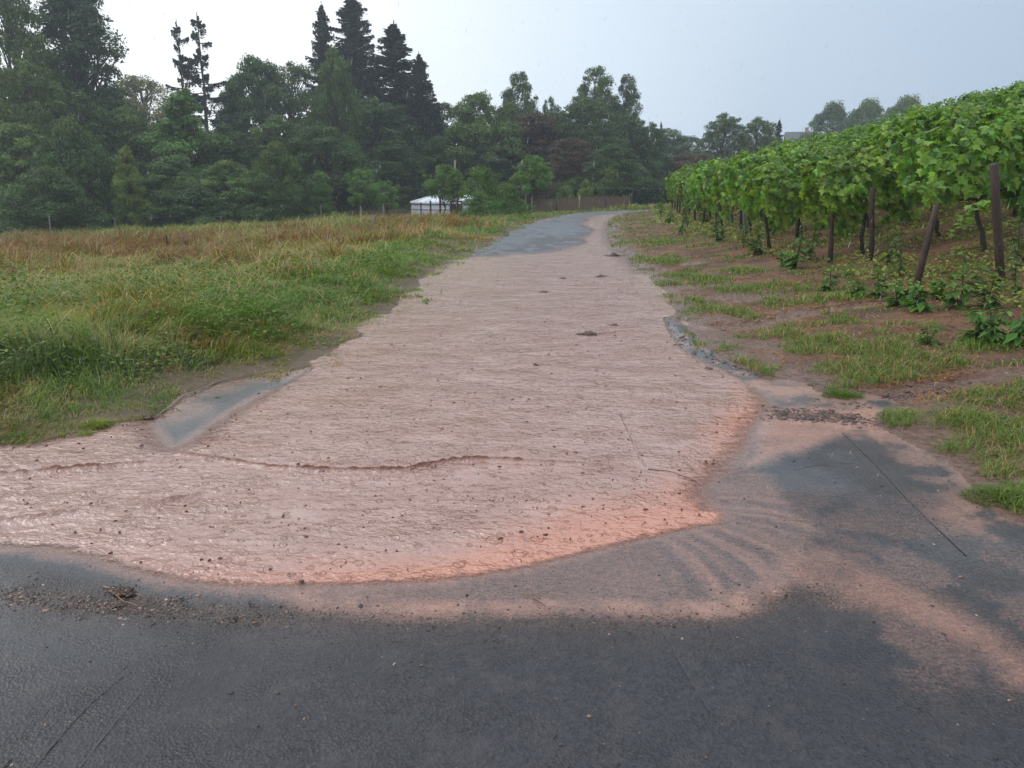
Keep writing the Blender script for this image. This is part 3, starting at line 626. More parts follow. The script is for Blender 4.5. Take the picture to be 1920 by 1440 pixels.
V, T, C = blades(np.stack([x[s], y[s], z[s]], 1), rng.uniform(.02, .05, n), .0011 * r[s] * rng.uniform(.6, 1.4, n), rng.uniform(1.5, 4, n), rng.uniform(.2, 1, n), c)
tag(link('straw_litter', np_mesh('straw_litter', V, T, C), M_grass), 'flattened brown and orange straw litter lying on the vineyard soil', 'straw', kind='stuff')

# ------------------------------------------------------------------ grit, clods and floating flecks (stuff)
def blobs(x, y, z, sx, sy, sz, cols, sub=6):
    # irregular little lumps: squashed six-sided bipyramids with jittered corners
    n = len(x); th = np.arange(sub) * 2 * math.pi / sub
    az = rng.uniform(0, 6.28, n)[:, None]; rj = rng.uniform(.6, 1.25, (n, sub)); lx = np.cos(th)[None] * rj * sx[:, None]; ly = np.sin(th)[None] * rj * sy[:, None]
    X_ = x[:, None] + lx * np.cos(az) - ly * np.sin(az); Y_ = y[:, None] + lx * np.sin(az) + ly * np.cos(az); Z_ = z[:, None] + sz[:, None] * rng.uniform(.1, .5, (n, sub))
    ring = np.stack([X_, Y_, Z_], -1)
    top = np.stack([x + rng.normal(0, .2, n) * sx, y + rng.normal(0, .2, n) * sy, z + sz], 1)[:, None]; base = ring.copy(); base[..., 2] = (z - .004)[:, None]
    V = np.concatenate([base, ring, top], 1).reshape(-1, 3); k = 2 * sub + 1; b0 = (np.arange(n) * k)[:, None, None]
    j = np.arange(sub); j2 = (j + 1) % sub
    Qd = (b0 + np.stack([j, j2, j2 + sub, j + sub], 1)[None]).reshape(-1, 4); Td = (b0 + np.stack([j + sub, j2 + sub, 0 * j + 2 * sub], 1)[None]).reshape(-1, 3)
    return V, [Qd, Td], np.repeat(cols, k, 0)
m_grit, nt, b = mat_new('wet_grit'); nt.links.new(attr(nt, 'col', 'Color'), b.inputs['Base Color']); b.inputs['Roughness'].default_value = .35
def gravel_cols(n):
    base = np.array([[.03, .022, .018], [.09, .055, .04], [.05, .045, .042], [.28, .17, .12], [.16, .09, .055], [.34, .29, .24]]); p = [.34, .28, .17, .11, .09, .01]
    return base[rng.choice(6, n, p=p)] * rng.uniform(.7, 1.3, (n, 1))
xs, ys, ss = [], [], []
La = np.array(LINE); seg = rng.integers(0, len(La) - 1, 9000); t = rng.uniform(0, 1, 9000); seg[:1800] = rng.integers(0, 5, 1800); pp = La[seg] + (La[seg + 1] - La[seg]) * t[:, None]
off = np.abs(rng.normal(0, .05, 9000)) * rng.choice([-1, 1], 9000); keep = rng.uniform(0, 1, 9000) < np.clip(1.2 - 1.2 * sstep(-1.6, -.2, pp[:, 0]), .16, 1)
xs.append(pp[keep, 0]); ys.append(pp[keep, 1] + off[keep]); ss.append(rng.lognormal(math.log(.0027), .5, keep.sum()))
x, y, r = scatter_polar(22000, -48, 48, 1.7, 8); rs = sdf(ROAD, x, y); fs = sdf(FLOOD, x, y)
den = .10 + .7 * sstep(1.2, 2.2, x) * sstep(.38, .62, fbm(x * 2.4, y * 2.4, 101, 4)) + .35 * (1 - sstep(0, .35, segdist(LINE, x, y))) + .5 * (1 - sstep(0, .5, -rs))
ok = (rs < 0) & (fs > .02) & (rng.uniform(0, 1, len(x)) < den); xs.append(x[ok]); ys.append(y[ok]); ss.append(rng.lognormal(math.log(.0028), .5, ok.sum()))
cx, cy = G(5, 1445); q = rng.normal(0, 1, (1500, 2)); xs.append(cx - .12 + q[:, 0] * .09); ys.append(cy - .03 + q[:, 1] * .035); ss.append(rng.lognormal(math.log(.0035), .5, 1500))
x = np.concatenate(xs); y = np.concatenate(ys); s_ = np.clip(np.concatenate(ss), .001, .012)
V, Fs, C = blobs(x, y, undul(x, y), s_, s_ * rng.uniform(.5, 1, len(x)), s_ * rng.uniform(.4, .9, len(x)), gravel_cols(len(x)))
tag(link('gravel', np_mesh('gravel', V, Fs, C, smooth=False), m_grit), 'fine wet grit and gravel washed onto the asphalt', 'gravel', kind='stuff')
# flecks of leaf and bark floating on the mud
x, y, r = scatter_polar(5200, -40, 22, 2.3, 30, .85); fs = sdf(FLOOD, x, y); ok = (fs < -.06) & (rng.uniform(0, 1, len(x)) < .5); x, y, r = x[ok], y[ok], r[ok]; n = len(x)
s_ = np.minimum(rng.lognormal(math.log(.0042), .5, n), .010) * (1 + r * .08)
V, Fs, C = blobs(x, y, undul(x, y) + .014, s_, s_ * rng.uniform(.3, .9, n), s_ * .5, np.array([.12, .045, .026]) * rng.uniform(.5, 1.7, (n, 1)), 5)
tag(link('floating_debris', np_mesh('floating_debris', V, Fs, C, smooth=False), m_grit), 'small brown flecks of leaf and bark drifting on the muddy water', 'debris', kind='stuff')
# mud clods along the right margin
def clod_zone(n, pts, spread):
    P_ = np.array([G(*p) for p in pts]); k = rng.integers(0, len(P_) - 1, n); t = rng.uniform(0, 1, n)
    q = P_[k] + (P_[k + 1] - P_[k]) * t[:, None] + rng.normal(0, spread, (n, 2)); return q[:, 0], q[:, 1]
a = clod_zone(620, [(1455, 778), (1500, 775), (1560, 783), (1640, 790)], .085); b1 = clod_zone(420, [(1240, 575), (1275, 640), (1340, 670), (1420, 700)], .10); c1 = clod_zone(240, [(1300, 625), (1450, 630), (1560, 605)], .14); d1 = clod_zone(420, [(1560, 752), (1700, 750), (1850, 745)], .12)
x = np.concatenate([a[0], b1[0], c1[0], d1[0]]); y = np.concatenate([a[1], b1[1], c1[1], d1[1]]); rs = sdf(ROAD, x, y)
z = np.where(rs < 0, undul(x, y), gz(x, y, rs) - .01); n = len(x); s_ = rng.lognormal(math.log(.011), .5, n)
V, Fs, C = blobs(x, y, z, s_, s_ * rng.uniform(.35, .9, n), s_ * .45, np.array([.075, .042, .030]) * rng.uniform(.5, 1.8, (n, 1)), 7)
tag(link('mud_clods', np_mesh('mud_clods', V, Fs, C), m_grit), 'scattered dark wet mud clods at the right margin of the flood', 'mud', kind='stuff')
# pale fallen chips and leaves on the bank
x, y, r, rs = right_scatter(7000, 3.2, 22, 5, 52); ok = rng.uniform(0, 1, len(x)) < .22; x, y, r, rs = x[ok], y[ok], r[ok], rs[ok]; n = len(x)
s_ = rng.lognormal(math.log(.010), .5, n)
pc = np.array([[.42, .30, .22], [.55, .47, .38], [.34, .16, .08], [.14, .06, .035]])[rng.choice(4, n, p=[.3, .15, .3, .25])] * rng.uniform(.7, 1.2, (n, 1))
V, Fs, C = blobs(x, y, gz(x, y, rs) + .008, s_, s_ * rng.uniform(.3, .8, n), s_ * .3, pc, 5)
tag(link('leaf_litter', np_mesh('leaf_litter', V, Fs, C, smooth=False), m_grit), 'fallen leaves, wood chips and pale pebbles littering the right bank', 'litter', kind='stuff')

# ------------------------------------------------------------------ trees
def leaf_quads(P, Nn, size, cols, asp=.6):
    n = len(P); Nn = Nn / (np.linalg.norm(Nn, axis=1)[:, None] + 1e-9)
    a = rng.normal(0, 1, (n, 3)); A = np.cross(Nn, a); A /= np.linalg.norm(A, axis=1)[:, None] + 1e-9; B = np.cross(Nn, A)
    s = size[:, None] if not np.isscalar(size) else np.full((n, 1), size)
    j = lambda: rng.uniform(.65, 1.25, (n, 1))
    V = np.stack([P - A * s * j(), P - B * s * asp * j() + Nn * s * .2, P + A * s * j(), P + B * s * asp * j() - Nn * s * .15], 1).reshape(-1, 3)
    return V, (np.arange(n)[:, None] * 4 + np.arange(4)[None]).astype(np.int32), np.repeat(cols, 4, 0)
def limb(mb, a, b, r0, r1, sag=.1, n=5, wob=.05):
    a, b = np.array(a, float), np.array(b, float); t = np.linspace(0, 1, n)[:, None]
    L = np.linalg.norm(b - a); P_ = a + (b - a) * t + rng.normal(0, wob * L, (n, 3)) * (t * (1 - t)) * 4; P_[:, 2] += sag * L * (t[:, 0] * (1 - t[:, 0]))
    mb.tube(P_, np.linspace(r0, r1, n), 6, False); return P_
def broadleaf(h, rad, zlo, nclump, nleaf, csize, lsize, shape='oval', loose=0., tone=1.0):
    """trunk mesh + crown mesh, real size; crown = leaf clumps carried by limbs"""
    tb = MB(); top = h * .9
    limb(tb, (0, 0, -.6), (rng.normal(0, .2), rng.normal(0, .2), top), h * .020, h * .004, 0, 8, .015)
    C_ = []; 
    while len(C_) < nclump:
        u = rng.uniform(0, 1); zz = zlo + (1 - zlo) * u
        if shape == 'oval': pr = math.sin(math.pi * min(1, (.10 + .86 * u))) ** .55
        elif shape == 'cone': pr = (1 - u) ** .75 * .95 + .08
        elif shape == 'column': pr = .75 + .25 * math.sin(math.pi * u) - .45 * max(0, u - .7) / .3
        else: pr = (1 - u * u) ** .5
        a = rng.uniform(0, 2 * math.pi); q = rng.uniform(.35, 1) ** .5 * pr * (1 + rng.normal(0, .12 + loose * .2))
        C_.append((q * rad * math.cos(a), q * rad * math.sin(a), zz * h * .96))
    C_ = np.array(C_); R_ = csize * rng.lognormal(0, .30, nclump) * (1.15 - .45 * (C_[:, 2] / h))
    for c, r in zip(C_[::2], R_[::2]):
        z0 = max(.15 * h, c[2] - .30 * h * rng.uniform(.5, 1)); limb(tb, (0, 0, z0), c, h * .006, h * .0015, .1, 5)
    w = R_ ** 2; k = rng.choice(nclump, nleaf, p=w / w.sum()); d = rng.normal(0, 1, (nleaf, 3)); d /= np.linalg.norm(d, axis=1)[:, None]
    d[:, 2] = np.where((d[:, 2] < 0) & (rng.uniform(0, 1, nleaf) < .5), -d[:, 2], d[:, 2])
    rr = rng.uniform(.25, 1, nleaf) ** .6 * (1 + .35 * loose * np.abs(rng.normal(0, 1, nleaf))); rr *= .8 + .45 * vnoise(d[:, 0] * 3 + k * 7, d[:, 1] * 3 + d[:, 2] * 2, 5)
    P_ = C_[k] + d * (R_[k] * rr)[:, None] * np.array([1, 1, .72])
    Nn = d + rng.normal(0, .5, (nleaf, 3)) + np.array([0, 0, .5])
    ct = rng.uniform(.72, 1.3, nclump)[k]; hue = rng.normal(0, .10, nclump)[k]
    base = np.array([.048, .085, .028]) * tone
    c = base[None] * (ct * rng.uniform(.7, 1.35, nleaf))[:, None]; c[:, 0] *= 1 + hue + .1; c[:, 2] *= 1 - hue
    V, Qd, Cc = leaf_quads(P_, Nn, lsize * rng.uniform(.6, 1.3, nleaf), c)
    return tb.mesh('trunk'), np_mesh('crown', V, [Qd], Cc, smooth=False)
def conifer(h, rad, whorls, per, sparse=False, lsize=.16, dens=1.0, z0f=.12, droop=.25):
    tb = MB(); limb(tb, (0, 0, -.6), (0, 0, h), h * .016, h * .0015, 0, 10, .004)
    Ps, Ns, S = [], [], []
    for i in range(whorls):
        u = min(1, max(0, (i + rng.uniform(-1.8, 1.8)) / (whorls - 1))); z0 = h * (z0f + (1 - z0f - .02) * u)
        for b_ in range(per if not sparse else rng.integers(1, per + 1)):
            u = min(1, max(0, (i + rng.uniform(-1.6, 1.6)) / (whorls - 1))); z0 = h * (z0f + (1 - z0f - .02) * u); a = rng.uniform(0, 2 * math.pi); L = rad * ((1 - u) ** (.8 if not sparse else .55)) * rng.choice([.45, .8, 1.0, 1.3], p=[.2, .35, .3, .15]) * rng.uniform(.85, 1.15) + .15
            if sparse: L *= rng.choice([.3, .9, 1.35], p=[.35, .4, .25])
            n = 9; t = np.linspace(0, 1, n); dr = droop * (1 - u * .8)
            x_ = t * L; zc = z0 + L * (-dr * t * 1.3 + dr * 1.35 * t ** 2.4) + L * .25 * u * t
            Pb = np.stack([math.cos(a) * x_, math.sin(a) * x_, zc], 1)
            tb.tube(Pb, np.linspace(h * .0028, h * .0007, n), 4, False)
            m_ = int((260 if not sparse else 230) * dens * L / rad * (h / 20)) + 14; tt = rng.uniform(.05 if not sparse else .15, 1, m_) ** .8
            px_ = np.interp(tt, t, x_); pz_ = np.interp(tt, t, zc); wd = (.16 * L + .12) * (1 - tt * .8)
            sd_ = rng.normal(0, .55, m_) * wd * (1 if not sparse else .45); hang = -np.abs(rng.normal(0, .24 if not sparse else .26, m_)) * (1.1 - .3 * tt)
            Ps.append(np.stack([math.cos(a) * px_ - math.sin(a) * sd_, math.sin(a) * px_ + math.cos(a) * sd_, pz_ + hang], 1))
            Ns.append(rng.normal(0, .6, (m_, 3)) + np.array([math.cos(a) * .3, math.sin(a) * .3, .8])); S.append(np.full(m_, lsize))
    P_ = np.concatenate(Ps); Nn = np.concatenate(Ns); s = np.concatenate(S) * rng.uniform(.6, 1.3, len(P_))
    c = np.array([.026, .046, .034])[None] * rng.uniform(.6, 1.5, (len(P_), 1))
    V, Qd, Cc = leaf_quads(P_, Nn, s, c, .42)
    return tb.mesh('trunk'), np_mesh('crown', V, [Qd], Cc, smooth=False)
KIND = {
 'oak1': (broadleaf(17, 4.2, .04, 190, 52000, 1.05, .125), 17, 4.9), 'oak2': (broadleaf(17, 4.6, .03, 230, 54000, .98, .12), 17, 5.2), 'oak3': (broadleaf(14, 3.6, .06, 130, 36000, .95, .125, loose=.3), 14, 4.3),
 'mass': (broadleaf(13, 5.0, .02, 260, 56000, .85, .125, 'dome', .15), 13, 5.5), 'thicket': (broadleaf(6, 4.0, .01, 190, 40000, .72, .11, 'dome', .35, 1.1), 6, 4.5),
 'round': (broadleaf(12, 4.8, .02, 170, 42000, .95, .13, 'dome'), 12, 5.4),
 'willow': (broadleaf(10, 3.8, .03, 170, 36000, .72, .12, 'dome', .5, 1.35), 10, 4.5),
 'loose': (broadleaf(14, 2.6, .25, 60, 17000, .78, .12, 'oval', .3, 1.15), 14, 3.2),
 'column': (broadleaf(20, 2.5, .04, 300, 62000, .80, .12, 'column', .3, .8), 20, 3.2),
 'pointed': (broadleaf(12, 3.3, .03, 150, 34000, .66, .12, 'cone', .4, 1.3), 12, 3.7),
 'fir': (conifer(22, 4.6, 46, 9, dens=1.35, lsize=.15), 22, 4.6), 'fir2': (conifer(20, 3.6, 44, 8, dens=1.3, droop=.4, lsize=.14), 20, 3.6),
 'sparse': (conifer(18, 2.7, 26, 5, True, .13, 1.5, .30, .22), 18, 2.7),
 'bush': (broadleaf(3, 1.5, .02, 70, 12000, .34, .06, 'dome', .5, 1.3), 3, 1.8), 'bush2': (broadleaf(3, 1.6, .02, 60, 10000, .36, .06, 'dome', .8, 1.1), 3, 1.9),
 'orchard': (broadleaf(3.4, 1.15, .46, 90, 11000, .25, .048, 'oval', .25, 1.5), 3.4, 1.35),
}
used = set()
def tree(kind, px, top, wpx, y, tint, name, label, cat='tree', group='trees behind the meadow', drop=.15, floor=None):
    (tm, cm), h0, r0 = KIND[kind]; x, _, zt = at(px, top, y); zb = float(terrain(x, y)) - drop if floor is None else floor
    H = zt - zb; D = (y * cp - (zt * .5 + zb * .5 - EYE) * sp); W = wpx / F * D
    o = root(name, (x, y, zb), rng.uniform(0, 6.28), label, cat, group)
    sx = W / (2 * r0); o.scale = (sx, sx, H / h0)
    t = link('trunk', tm, M_bark, o); c = link('crown', cm, M_needle if kind in ('fir', 'fir2', 'sparse') else M_leaf, o)
    c.color = (*tint, 1); return o
GRN = (1.65, 1.6, 1.25); BLU = (1.1, 1.25, 1.35); YEL = (2.3, 1.9, 1.0); OLV = (1.5, 1.45, 1.2); PUR = (1.7, .72, 1.6); RED = (1.9, .75, .9); DRK = (1.15, 1.25, 1.15); ORG = (2.8, 1.7, 1.1); LIT = (1.5, 1.7, 1.2)
T_ = [
 # far layer
 ('mass', 0, -60, 200, 62, GRN, 'broadleaf_tree', 'tall dark broadleaf tree cut off by the left picture edge'),
 ('column', 126, -70, 165, 66, BLU, 'ivy_clad_tree', 'tall narrow ivy-clad blue-green tree reaching above the left part of the frame'),
 ('oak2', 262, 138, 170, 95, ORG, 'broadleaf_tree', 'distant broadleaf tree with orange-tinged autumn crown under the open sky gap'),
 ('oak3', 205, 165, 120, 90, YEL, 'broadleaf_tree', 'faded yellowish tree left of the orange-tinged one'),
 ('sparse', 330, 34, 80, 72, BLU, 'spruce_tree', 'shorter leaning left one of the two sparse see-through spruces'),
 ('sparse', 368, 22, 112, 72, BLU, 'spruce_tree', 'taller right one of the two sparse see-through spruces'),
 ('round', 478, 97, 190, 74, BLU, 'broadleaf_tree', 'broad round-topped dark tree between the sparse spruces and the tall firs'),
 ('oak2', 540, 112, 150, 78, GRN, 'broadleaf_tree', 'dark tree filling the gap left of the tall firs'),
 ('fir2', 602, 2, 130, 80, BLU, 'fir_tree', 'slim pointed spruce at the left of the tall fir group'),
 ('fir', 656, -24, 240, 84, BLU, 'fir_tree', 'tallest dark fir whose tip leaves the top of the frame'),
 ('fir2', 738, 38, 250, 80, BLU, 'fir_tree', 'dark fir with layered boughs at the right of the tall group'),
 ('fir', 785, 96, 150, 77, BLU, 'fir_tree', 'lower fir forming the right shoulder of the tall group'),
 ('mass', 625, 85, 130, 70, GRN, 'broadleaf_tree', 'green broadleaf tree standing in front of the tall firs'),
 ('mass', 700, 180, 240, 74, BLU, 'broadleaf_tree', 'dark broadleaf tree beneath the layered fir'),
 ('oak3', 830, 190, 130, 82, DRK, 'broadleaf_tree', 'dark tree just right of the fir shoulder'),
 ('willow', 892, 172, 180, 72, OLV, 'willow_tree', 'pale olive round willow right of the firs'),
 ('oak3', 972, 132, 90, 80, OLV, 'poplar_tree', 'airy light-leaved tree top above the purple tree'),
 ('round', 1000, 205, 170, 76, PUR, 'plum_tree', 'dark purple-leaved tree behind the small orchard tree'),
 ('loose', 1028, 176, 40, 84, GRN, 'poplar_tree', 'small slender tree top between the two airy groups'),
 ('oak3', 1116, 122, 104, 84, GRN, 'poplar_tree', 'tall airy tree with rounded clumps, left one of the right-hand pair'),
 ('oak3', 1174, 138, 66, 84, DRK, 'poplar_tree', 'slender airy tree, right one of the right-hand pair'),
 ('mass', 1100, 182, 190, 76, DRK, 'broadleaf_tree', 'dark broad tree under the right-hand airy pair'),
 ('mass', 1180, 212, 140, 80, DRK, 'broadleaf_tree', 'dark tree standing behind the clipped hedge'),
 ('oak3', 1245, 240, 110, 100, BLU, 'broadleaf_tree', 'hazy distant tree above the left end of the vineyard'),
 ('fir2', 1240, 226, 30, 120, BLU, 'fir_tree', 'tiny far fir tip above the vineyard end'),
 ('oak2', 1290, 252, 100, 105, BLU, 'broadleaf_tree', 'far hazy tree left of the leafy round tree by the vineyard'),
 ('round', 1290, 285, 190, 84, RED, 'plum_tree', 'dull red-leaved tree above the far end of the vineyard'),
 ('mass', 1360, 210, 130, 92, OLV, 'walnut_tree', 'light green round tree behind the vineyard, left of the grey roof'),
 ('mass', 1422, 218, 130, 94, GRN, 'walnut_tree', 'darker green tree joined to the light one left of the grey roof'),
 ('fir2', 1462, 222, 46, 100, BLU, 'fir_tree', 'small pointed conifer beside the grey roof'),
 ('thicket', 1565, 198, 120, 128, BLU, 'broadleaf_tree', 'hazy dark tree just right of the grey roof'),
 ('thicket', 1632, 193, 130, 130, GRN, 'broadleaf_tree', 'hazy round tree in the middle of the hilltop group'),
 ('thicket', 1705, 186, 130, 132, GRN, 'broadleaf_tree', 'hazy right-hand tree sinking behind the vineyard hill'),
 ('mass', 955, 190, 150, 78, GRN, 'broadleaf_tree', 'rounded green tree between the willow and the purple tree'),
 ('mass', 1045, 196, 120, 80, DRK, 'broadleaf_tree', 'dark tree filling the gap right of the purple tree'),
 ('mass', 1222, 228, 100, 82, DRK, 'broadleaf_tree', 'low dark tree sloping down towards the vineyard'),
 ('mass', 430, 150, 110, 76, DRK, 'broadleaf_tree', 'dark tree just right of the see-through spruces'),
 # middle layer
 ('mass', 40, 110, 230, 56, GRN, 'broadleaf_tree', 'large green tree low in the left corner of the wood'),
 ('mass', 150, 170, 190, 58, DRK, 'broadleaf_tree', 'dark tree beneath the narrow ivy-clad one'),
 ('pointed', 335, 162, 200, 58, LIT, 'willow_tree', 'fresh green willow with pale tip below the sparse spruces'),
 ('oak3', 238, 200, 150, 60, GRN, 'broadleaf_tree', 'mid green tree between the ivy-clad one and the fresh green willow'),
 ('mass', 420, 230, 180, 60, DRK, 'broadleaf_tree', 'dark tree right of the fresh green willow'),
 ('mass', 520, 215, 200, 62, GRN, 'broadleaf_tree', 'rounded tree under the round-topped dark one'),
 ('oak3', 610, 235, 170, 60, DRK, 'broadleaf_tree', 'shaded tree behind the small rounded shrubs'),
 ('mass', 730, 262, 170, 70, DRK, 'broadleaf_tree', 'shaded tree behind and left of the white yurt'),
 ('mass', 820, 255, 170, 72, DRK, 'broadleaf_tree', 'shaded tree right behind the white yurt'),
 ('oak3', 930, 265, 170, 72, DRK, 'broadleaf_tree', 'dark green tree between the yurt and the small orchard tree'),
 ('mass', 1150, 268, 150, 64, DRK, 'broadleaf_tree', 'dark low tree behind the paling fence'),
 ('oak1', 1075, 255, 130, 68, PUR, 'plum_tree', 'purplish tree right of the small orchard tree'),
 # front layer
 ('willow', 30, 230, 210, 52, GRN, 'large_shrub', 'big leafy shrub at the left edge of the meadow border'),
 ('thicket', 130, 235, 180, 50, DRK, 'large_shrub', 'dark spreading shrub behind the meadow on the left'),
 ('pointed', 232, 270, 80, 49, YEL, 'large_shrub', 'narrow yellow-green bush glowing in front of the dark wood'),
 ('willow', 190, 300, 120, 51, GRN, 'large_shrub', 'green shrub left of the yellow-green bush'),
 ('willow', 320, 290, 170, 52, DRK, 'large_shrub', 'dark shrub right of the yellow-green bush'),
 ('willow', 425, 300, 160, 53, GRN, 'large_shrub', 'rounded green shrub below the shaded trees'),
 ('thicket', 515, 275, 130, 53, OLV, 'large_shrub', 'olive shrub in the middle of the meadow border'),
 ('thicket', 80, 320, 190, 46, DRK, 'large_shrub', 'low dark thicket at the left meadow edge'),
 ('thicket', 350, 345, 180, 50, DRK, 'large_shrub', 'low dark thicket under the willow'),
 ('thicket', 480, 350, 170, 52, DRK, 'large_shrub', 'low dark thicket in the middle of the border'),
 ('pointed', 598, 318, 66, 54, LIT, 'small_tree', 'small pointed light green tree, first of three left of the yurt'),
 ('orchard', 678, 316, 66, 54, LIT, 'small_tree', 'small round light green tree, second of three left of the yurt'),
 ('orchard', 724, 338, 52, 54, LIT, 'small_tree', 'lowest small round tree, nearest on the left to the yurt'),
 ('thicket', 560, 340, 110, 60, DRK, 'large_shrub', 'dark thicket behind the small pointed tree'),
 ('thicket', 660, 335, 120, 63, DRK, 'large_shrub', 'dark thicket behind the small round trees'),
 ('thicket', 760, 335, 130, 78, DRK, 'large_shrub', 'dark thicket directly behind the yurt roof'),
 ('thicket', 880, 330, 130, 74, DRK, 'large_shrub', 'dark thicket behind the pale pole'),
 ('thicket', 980, 335, 120, 72, PUR, 'large_shrub', 'purplish thicket behind the rope'),
 ('thicket', 1080, 330, 120, 66, DRK, 'large_shrub', 'dark thicket behind the paling fence'),
 ('thicket', 1190, 310, 110, 66, DRK, 'large_shrub', 'dark thicket above the clipped hedge'),
 ('bush', 1100, 338, 44, 59, YEL, 'shrub', 'small yellow-green shrub looking over the fence'),
 ('bush2', 1150, 320, 66, 61, OLV, 'shrub', 'pale olive shrub behind the right part of the fence'),
 ('bush2', 1062, 352, 60, 58, GRN, 'shrub', 'green shrub behind the left part of the fence'),
]
for t in T_: tree(*t)
for px, top, w, y, tint, lab in ((908, 318, 100, 38, LIT, 'tall rambling shrub between the yurt and the lane'), (900, 362, 84, 35, LIT, 'low bright green shrub at the foot of the rambling one'), (955, 346, 84, 41, LIT, 'smaller olive shrub left of the fence corner'), (975, 376, 44, 42, YEL, 'low yellowish shrub against the fence corner')):
    tree('bush2', px, top, w, y, tint, 'shrub', lab, 'shrub', 'shrubs by the lane', .05)
tree('orchard', 832, 308, 72, 47, LIT, 'orchard_tree', 'small staked fruit tree in front of the white yurt, left of its twin', 'tree', 'young fruit trees', .05)
tree('orchard', 852, 320, 56, 46.5, OLV, 'orchard_tree', 'small staked fruit tree in front of the white yurt, right of its twin', 'tree', 'young fruit trees', .05)
tree('orchard', 1000, 290, 82, 48, LIT, 'orchard_tree', 'young round-crowned fruit tree behind the fence corner', 'tree', 'young fruit trees', .05)

# ------------------------------------------------------------------ yurt, pole, rope, fence, hedge, stakes, house
def fmesh(f, name, smooth=False):
    mb = MB(); f(mb); return mb.mesh(name, smooth)
m_canvas = simple_mat('white_canvas', (.62, .68, .74), (.74, .79, .84), 3, .5, .15, .02)
m_band = simple_mat('grey_band', (.22, .24, .27), (.32, .34, .37), 6, .6, .2, .01)
yx, yy, _ = at(845, 360, 56); yz = float(terrain(yx, yy))
yu = root('yurt', (yx, yy, yz), .2, 'white canvas yurt with a low conical roof standing behind the meadow', 'yurt')
YR = 2.75; WH = 1.42
th = np.linspace(0, 2 * math.pi, 49)[:-1]
def ringm(mb, prof, wob=0):
    n = len(th); V = []
    for r, z in prof:
        rr = r * (1 + wob * np.abs(np.sin(th * 8))); V.append(np.stack([rr * np.cos(th), rr * np.sin(th), np.full(n, z)], 1))
    V = np.concatenate(V); i = np.arange(len(prof) - 1)[:, None] * n; j = np.arange(n)[None]; j2 = (j + 1) % n
    mb.add(V, np.stack([i + j, i + j2, i + n + j2, i + n + j], -1).reshape(-1, 4))
link('wall', fmesh(lambda mb: ringm(mb, [(YR, -.1), (YR * 1.01, .7), (YR, WH)], .006), 'yurt_wall', True), m_canvas, yu)
ro_ = link('roof', fmesh(lambda mb: ringm(mb, [(YR + .10, WH - .12), (YR + .12, WH - .02), (YR * .75, WH + .20), (YR * .45, WH + .42), (.45, WH + .62), (.42, WH + .66)], -.006), 'yurt_roof', True), m_canvas, yu)
link('crown_cap', fmesh(lambda mb: ringm(mb, [(.50, WH + .60), (.52, WH + .68), (.3, WH + .73), (.01, WH + .75)]), 'yurt_cap', True), m_canvas, yu)
for zb in (.45, .85, 1.20):
    link('girth_band', fmesh(lambda mb: ringm(mb, [(YR * 1.012, zb), (YR * 1.018, zb + .02), (YR * 1.018, zb + .07), (YR * 1.012, zb + .09)]), 'yurt_band', True), m_band, yu)
def roofropes(mb):
    for a in th[::3]:
        mb.tube([[(YR + .13) * math.cos(a), (YR + .13) * math.sin(a), WH], [YR * .75 * math.cos(a), YR * .75 * math.sin(a), WH + .215], [YR * .45 * math.cos(a), YR * .45 * math.sin(a), WH + .435], [.46 * math.cos(a), .46 * math.sin(a), WH + .64]], .013, 4)
link('roof_rope', fmesh(roofropes, 'roof_rope'), m_band, yu)
def doorm(mb): mb.box((0, -YR - .02, .75), (.85, .10, 1.5))
link('door', fmesh(doorm, 'yurt_door'), M_post, yu)

px_, py_, pz_ = at(853, 300, 62); pb = float(terrain(px_, py_))
o = link('flue_pole', fmesh(lambda mb: mb.tube([[0, 0, -.2], [0.02, 0, 2], [0, 0, pz_ - pb]], [.075, .07, .07], 10), 'flue_pole', True), M_stake); o.location = (px_, py_, pb)
tag(o, 'pale slim vertical pole rising behind the twin fruit trees by the yurt', 'pole')
a = np.array(at(880, 349, 50)); b_ = np.array(at(980, 346, 48)); t = np.linspace(0, 1, 18)[:, None]; rp_ = a + (b_ - a) * t; rp_[:, 2] -= .36 * 4 * (t * (1 - t))[:, 0]
tag(link('sagging_rope', fmesh(lambda mb: mb.tube(rp_, .022, 5), 'sagging_rope', True), M_stake), 'pale rope sagging between the shrub and the young fruit tree', 'rope')

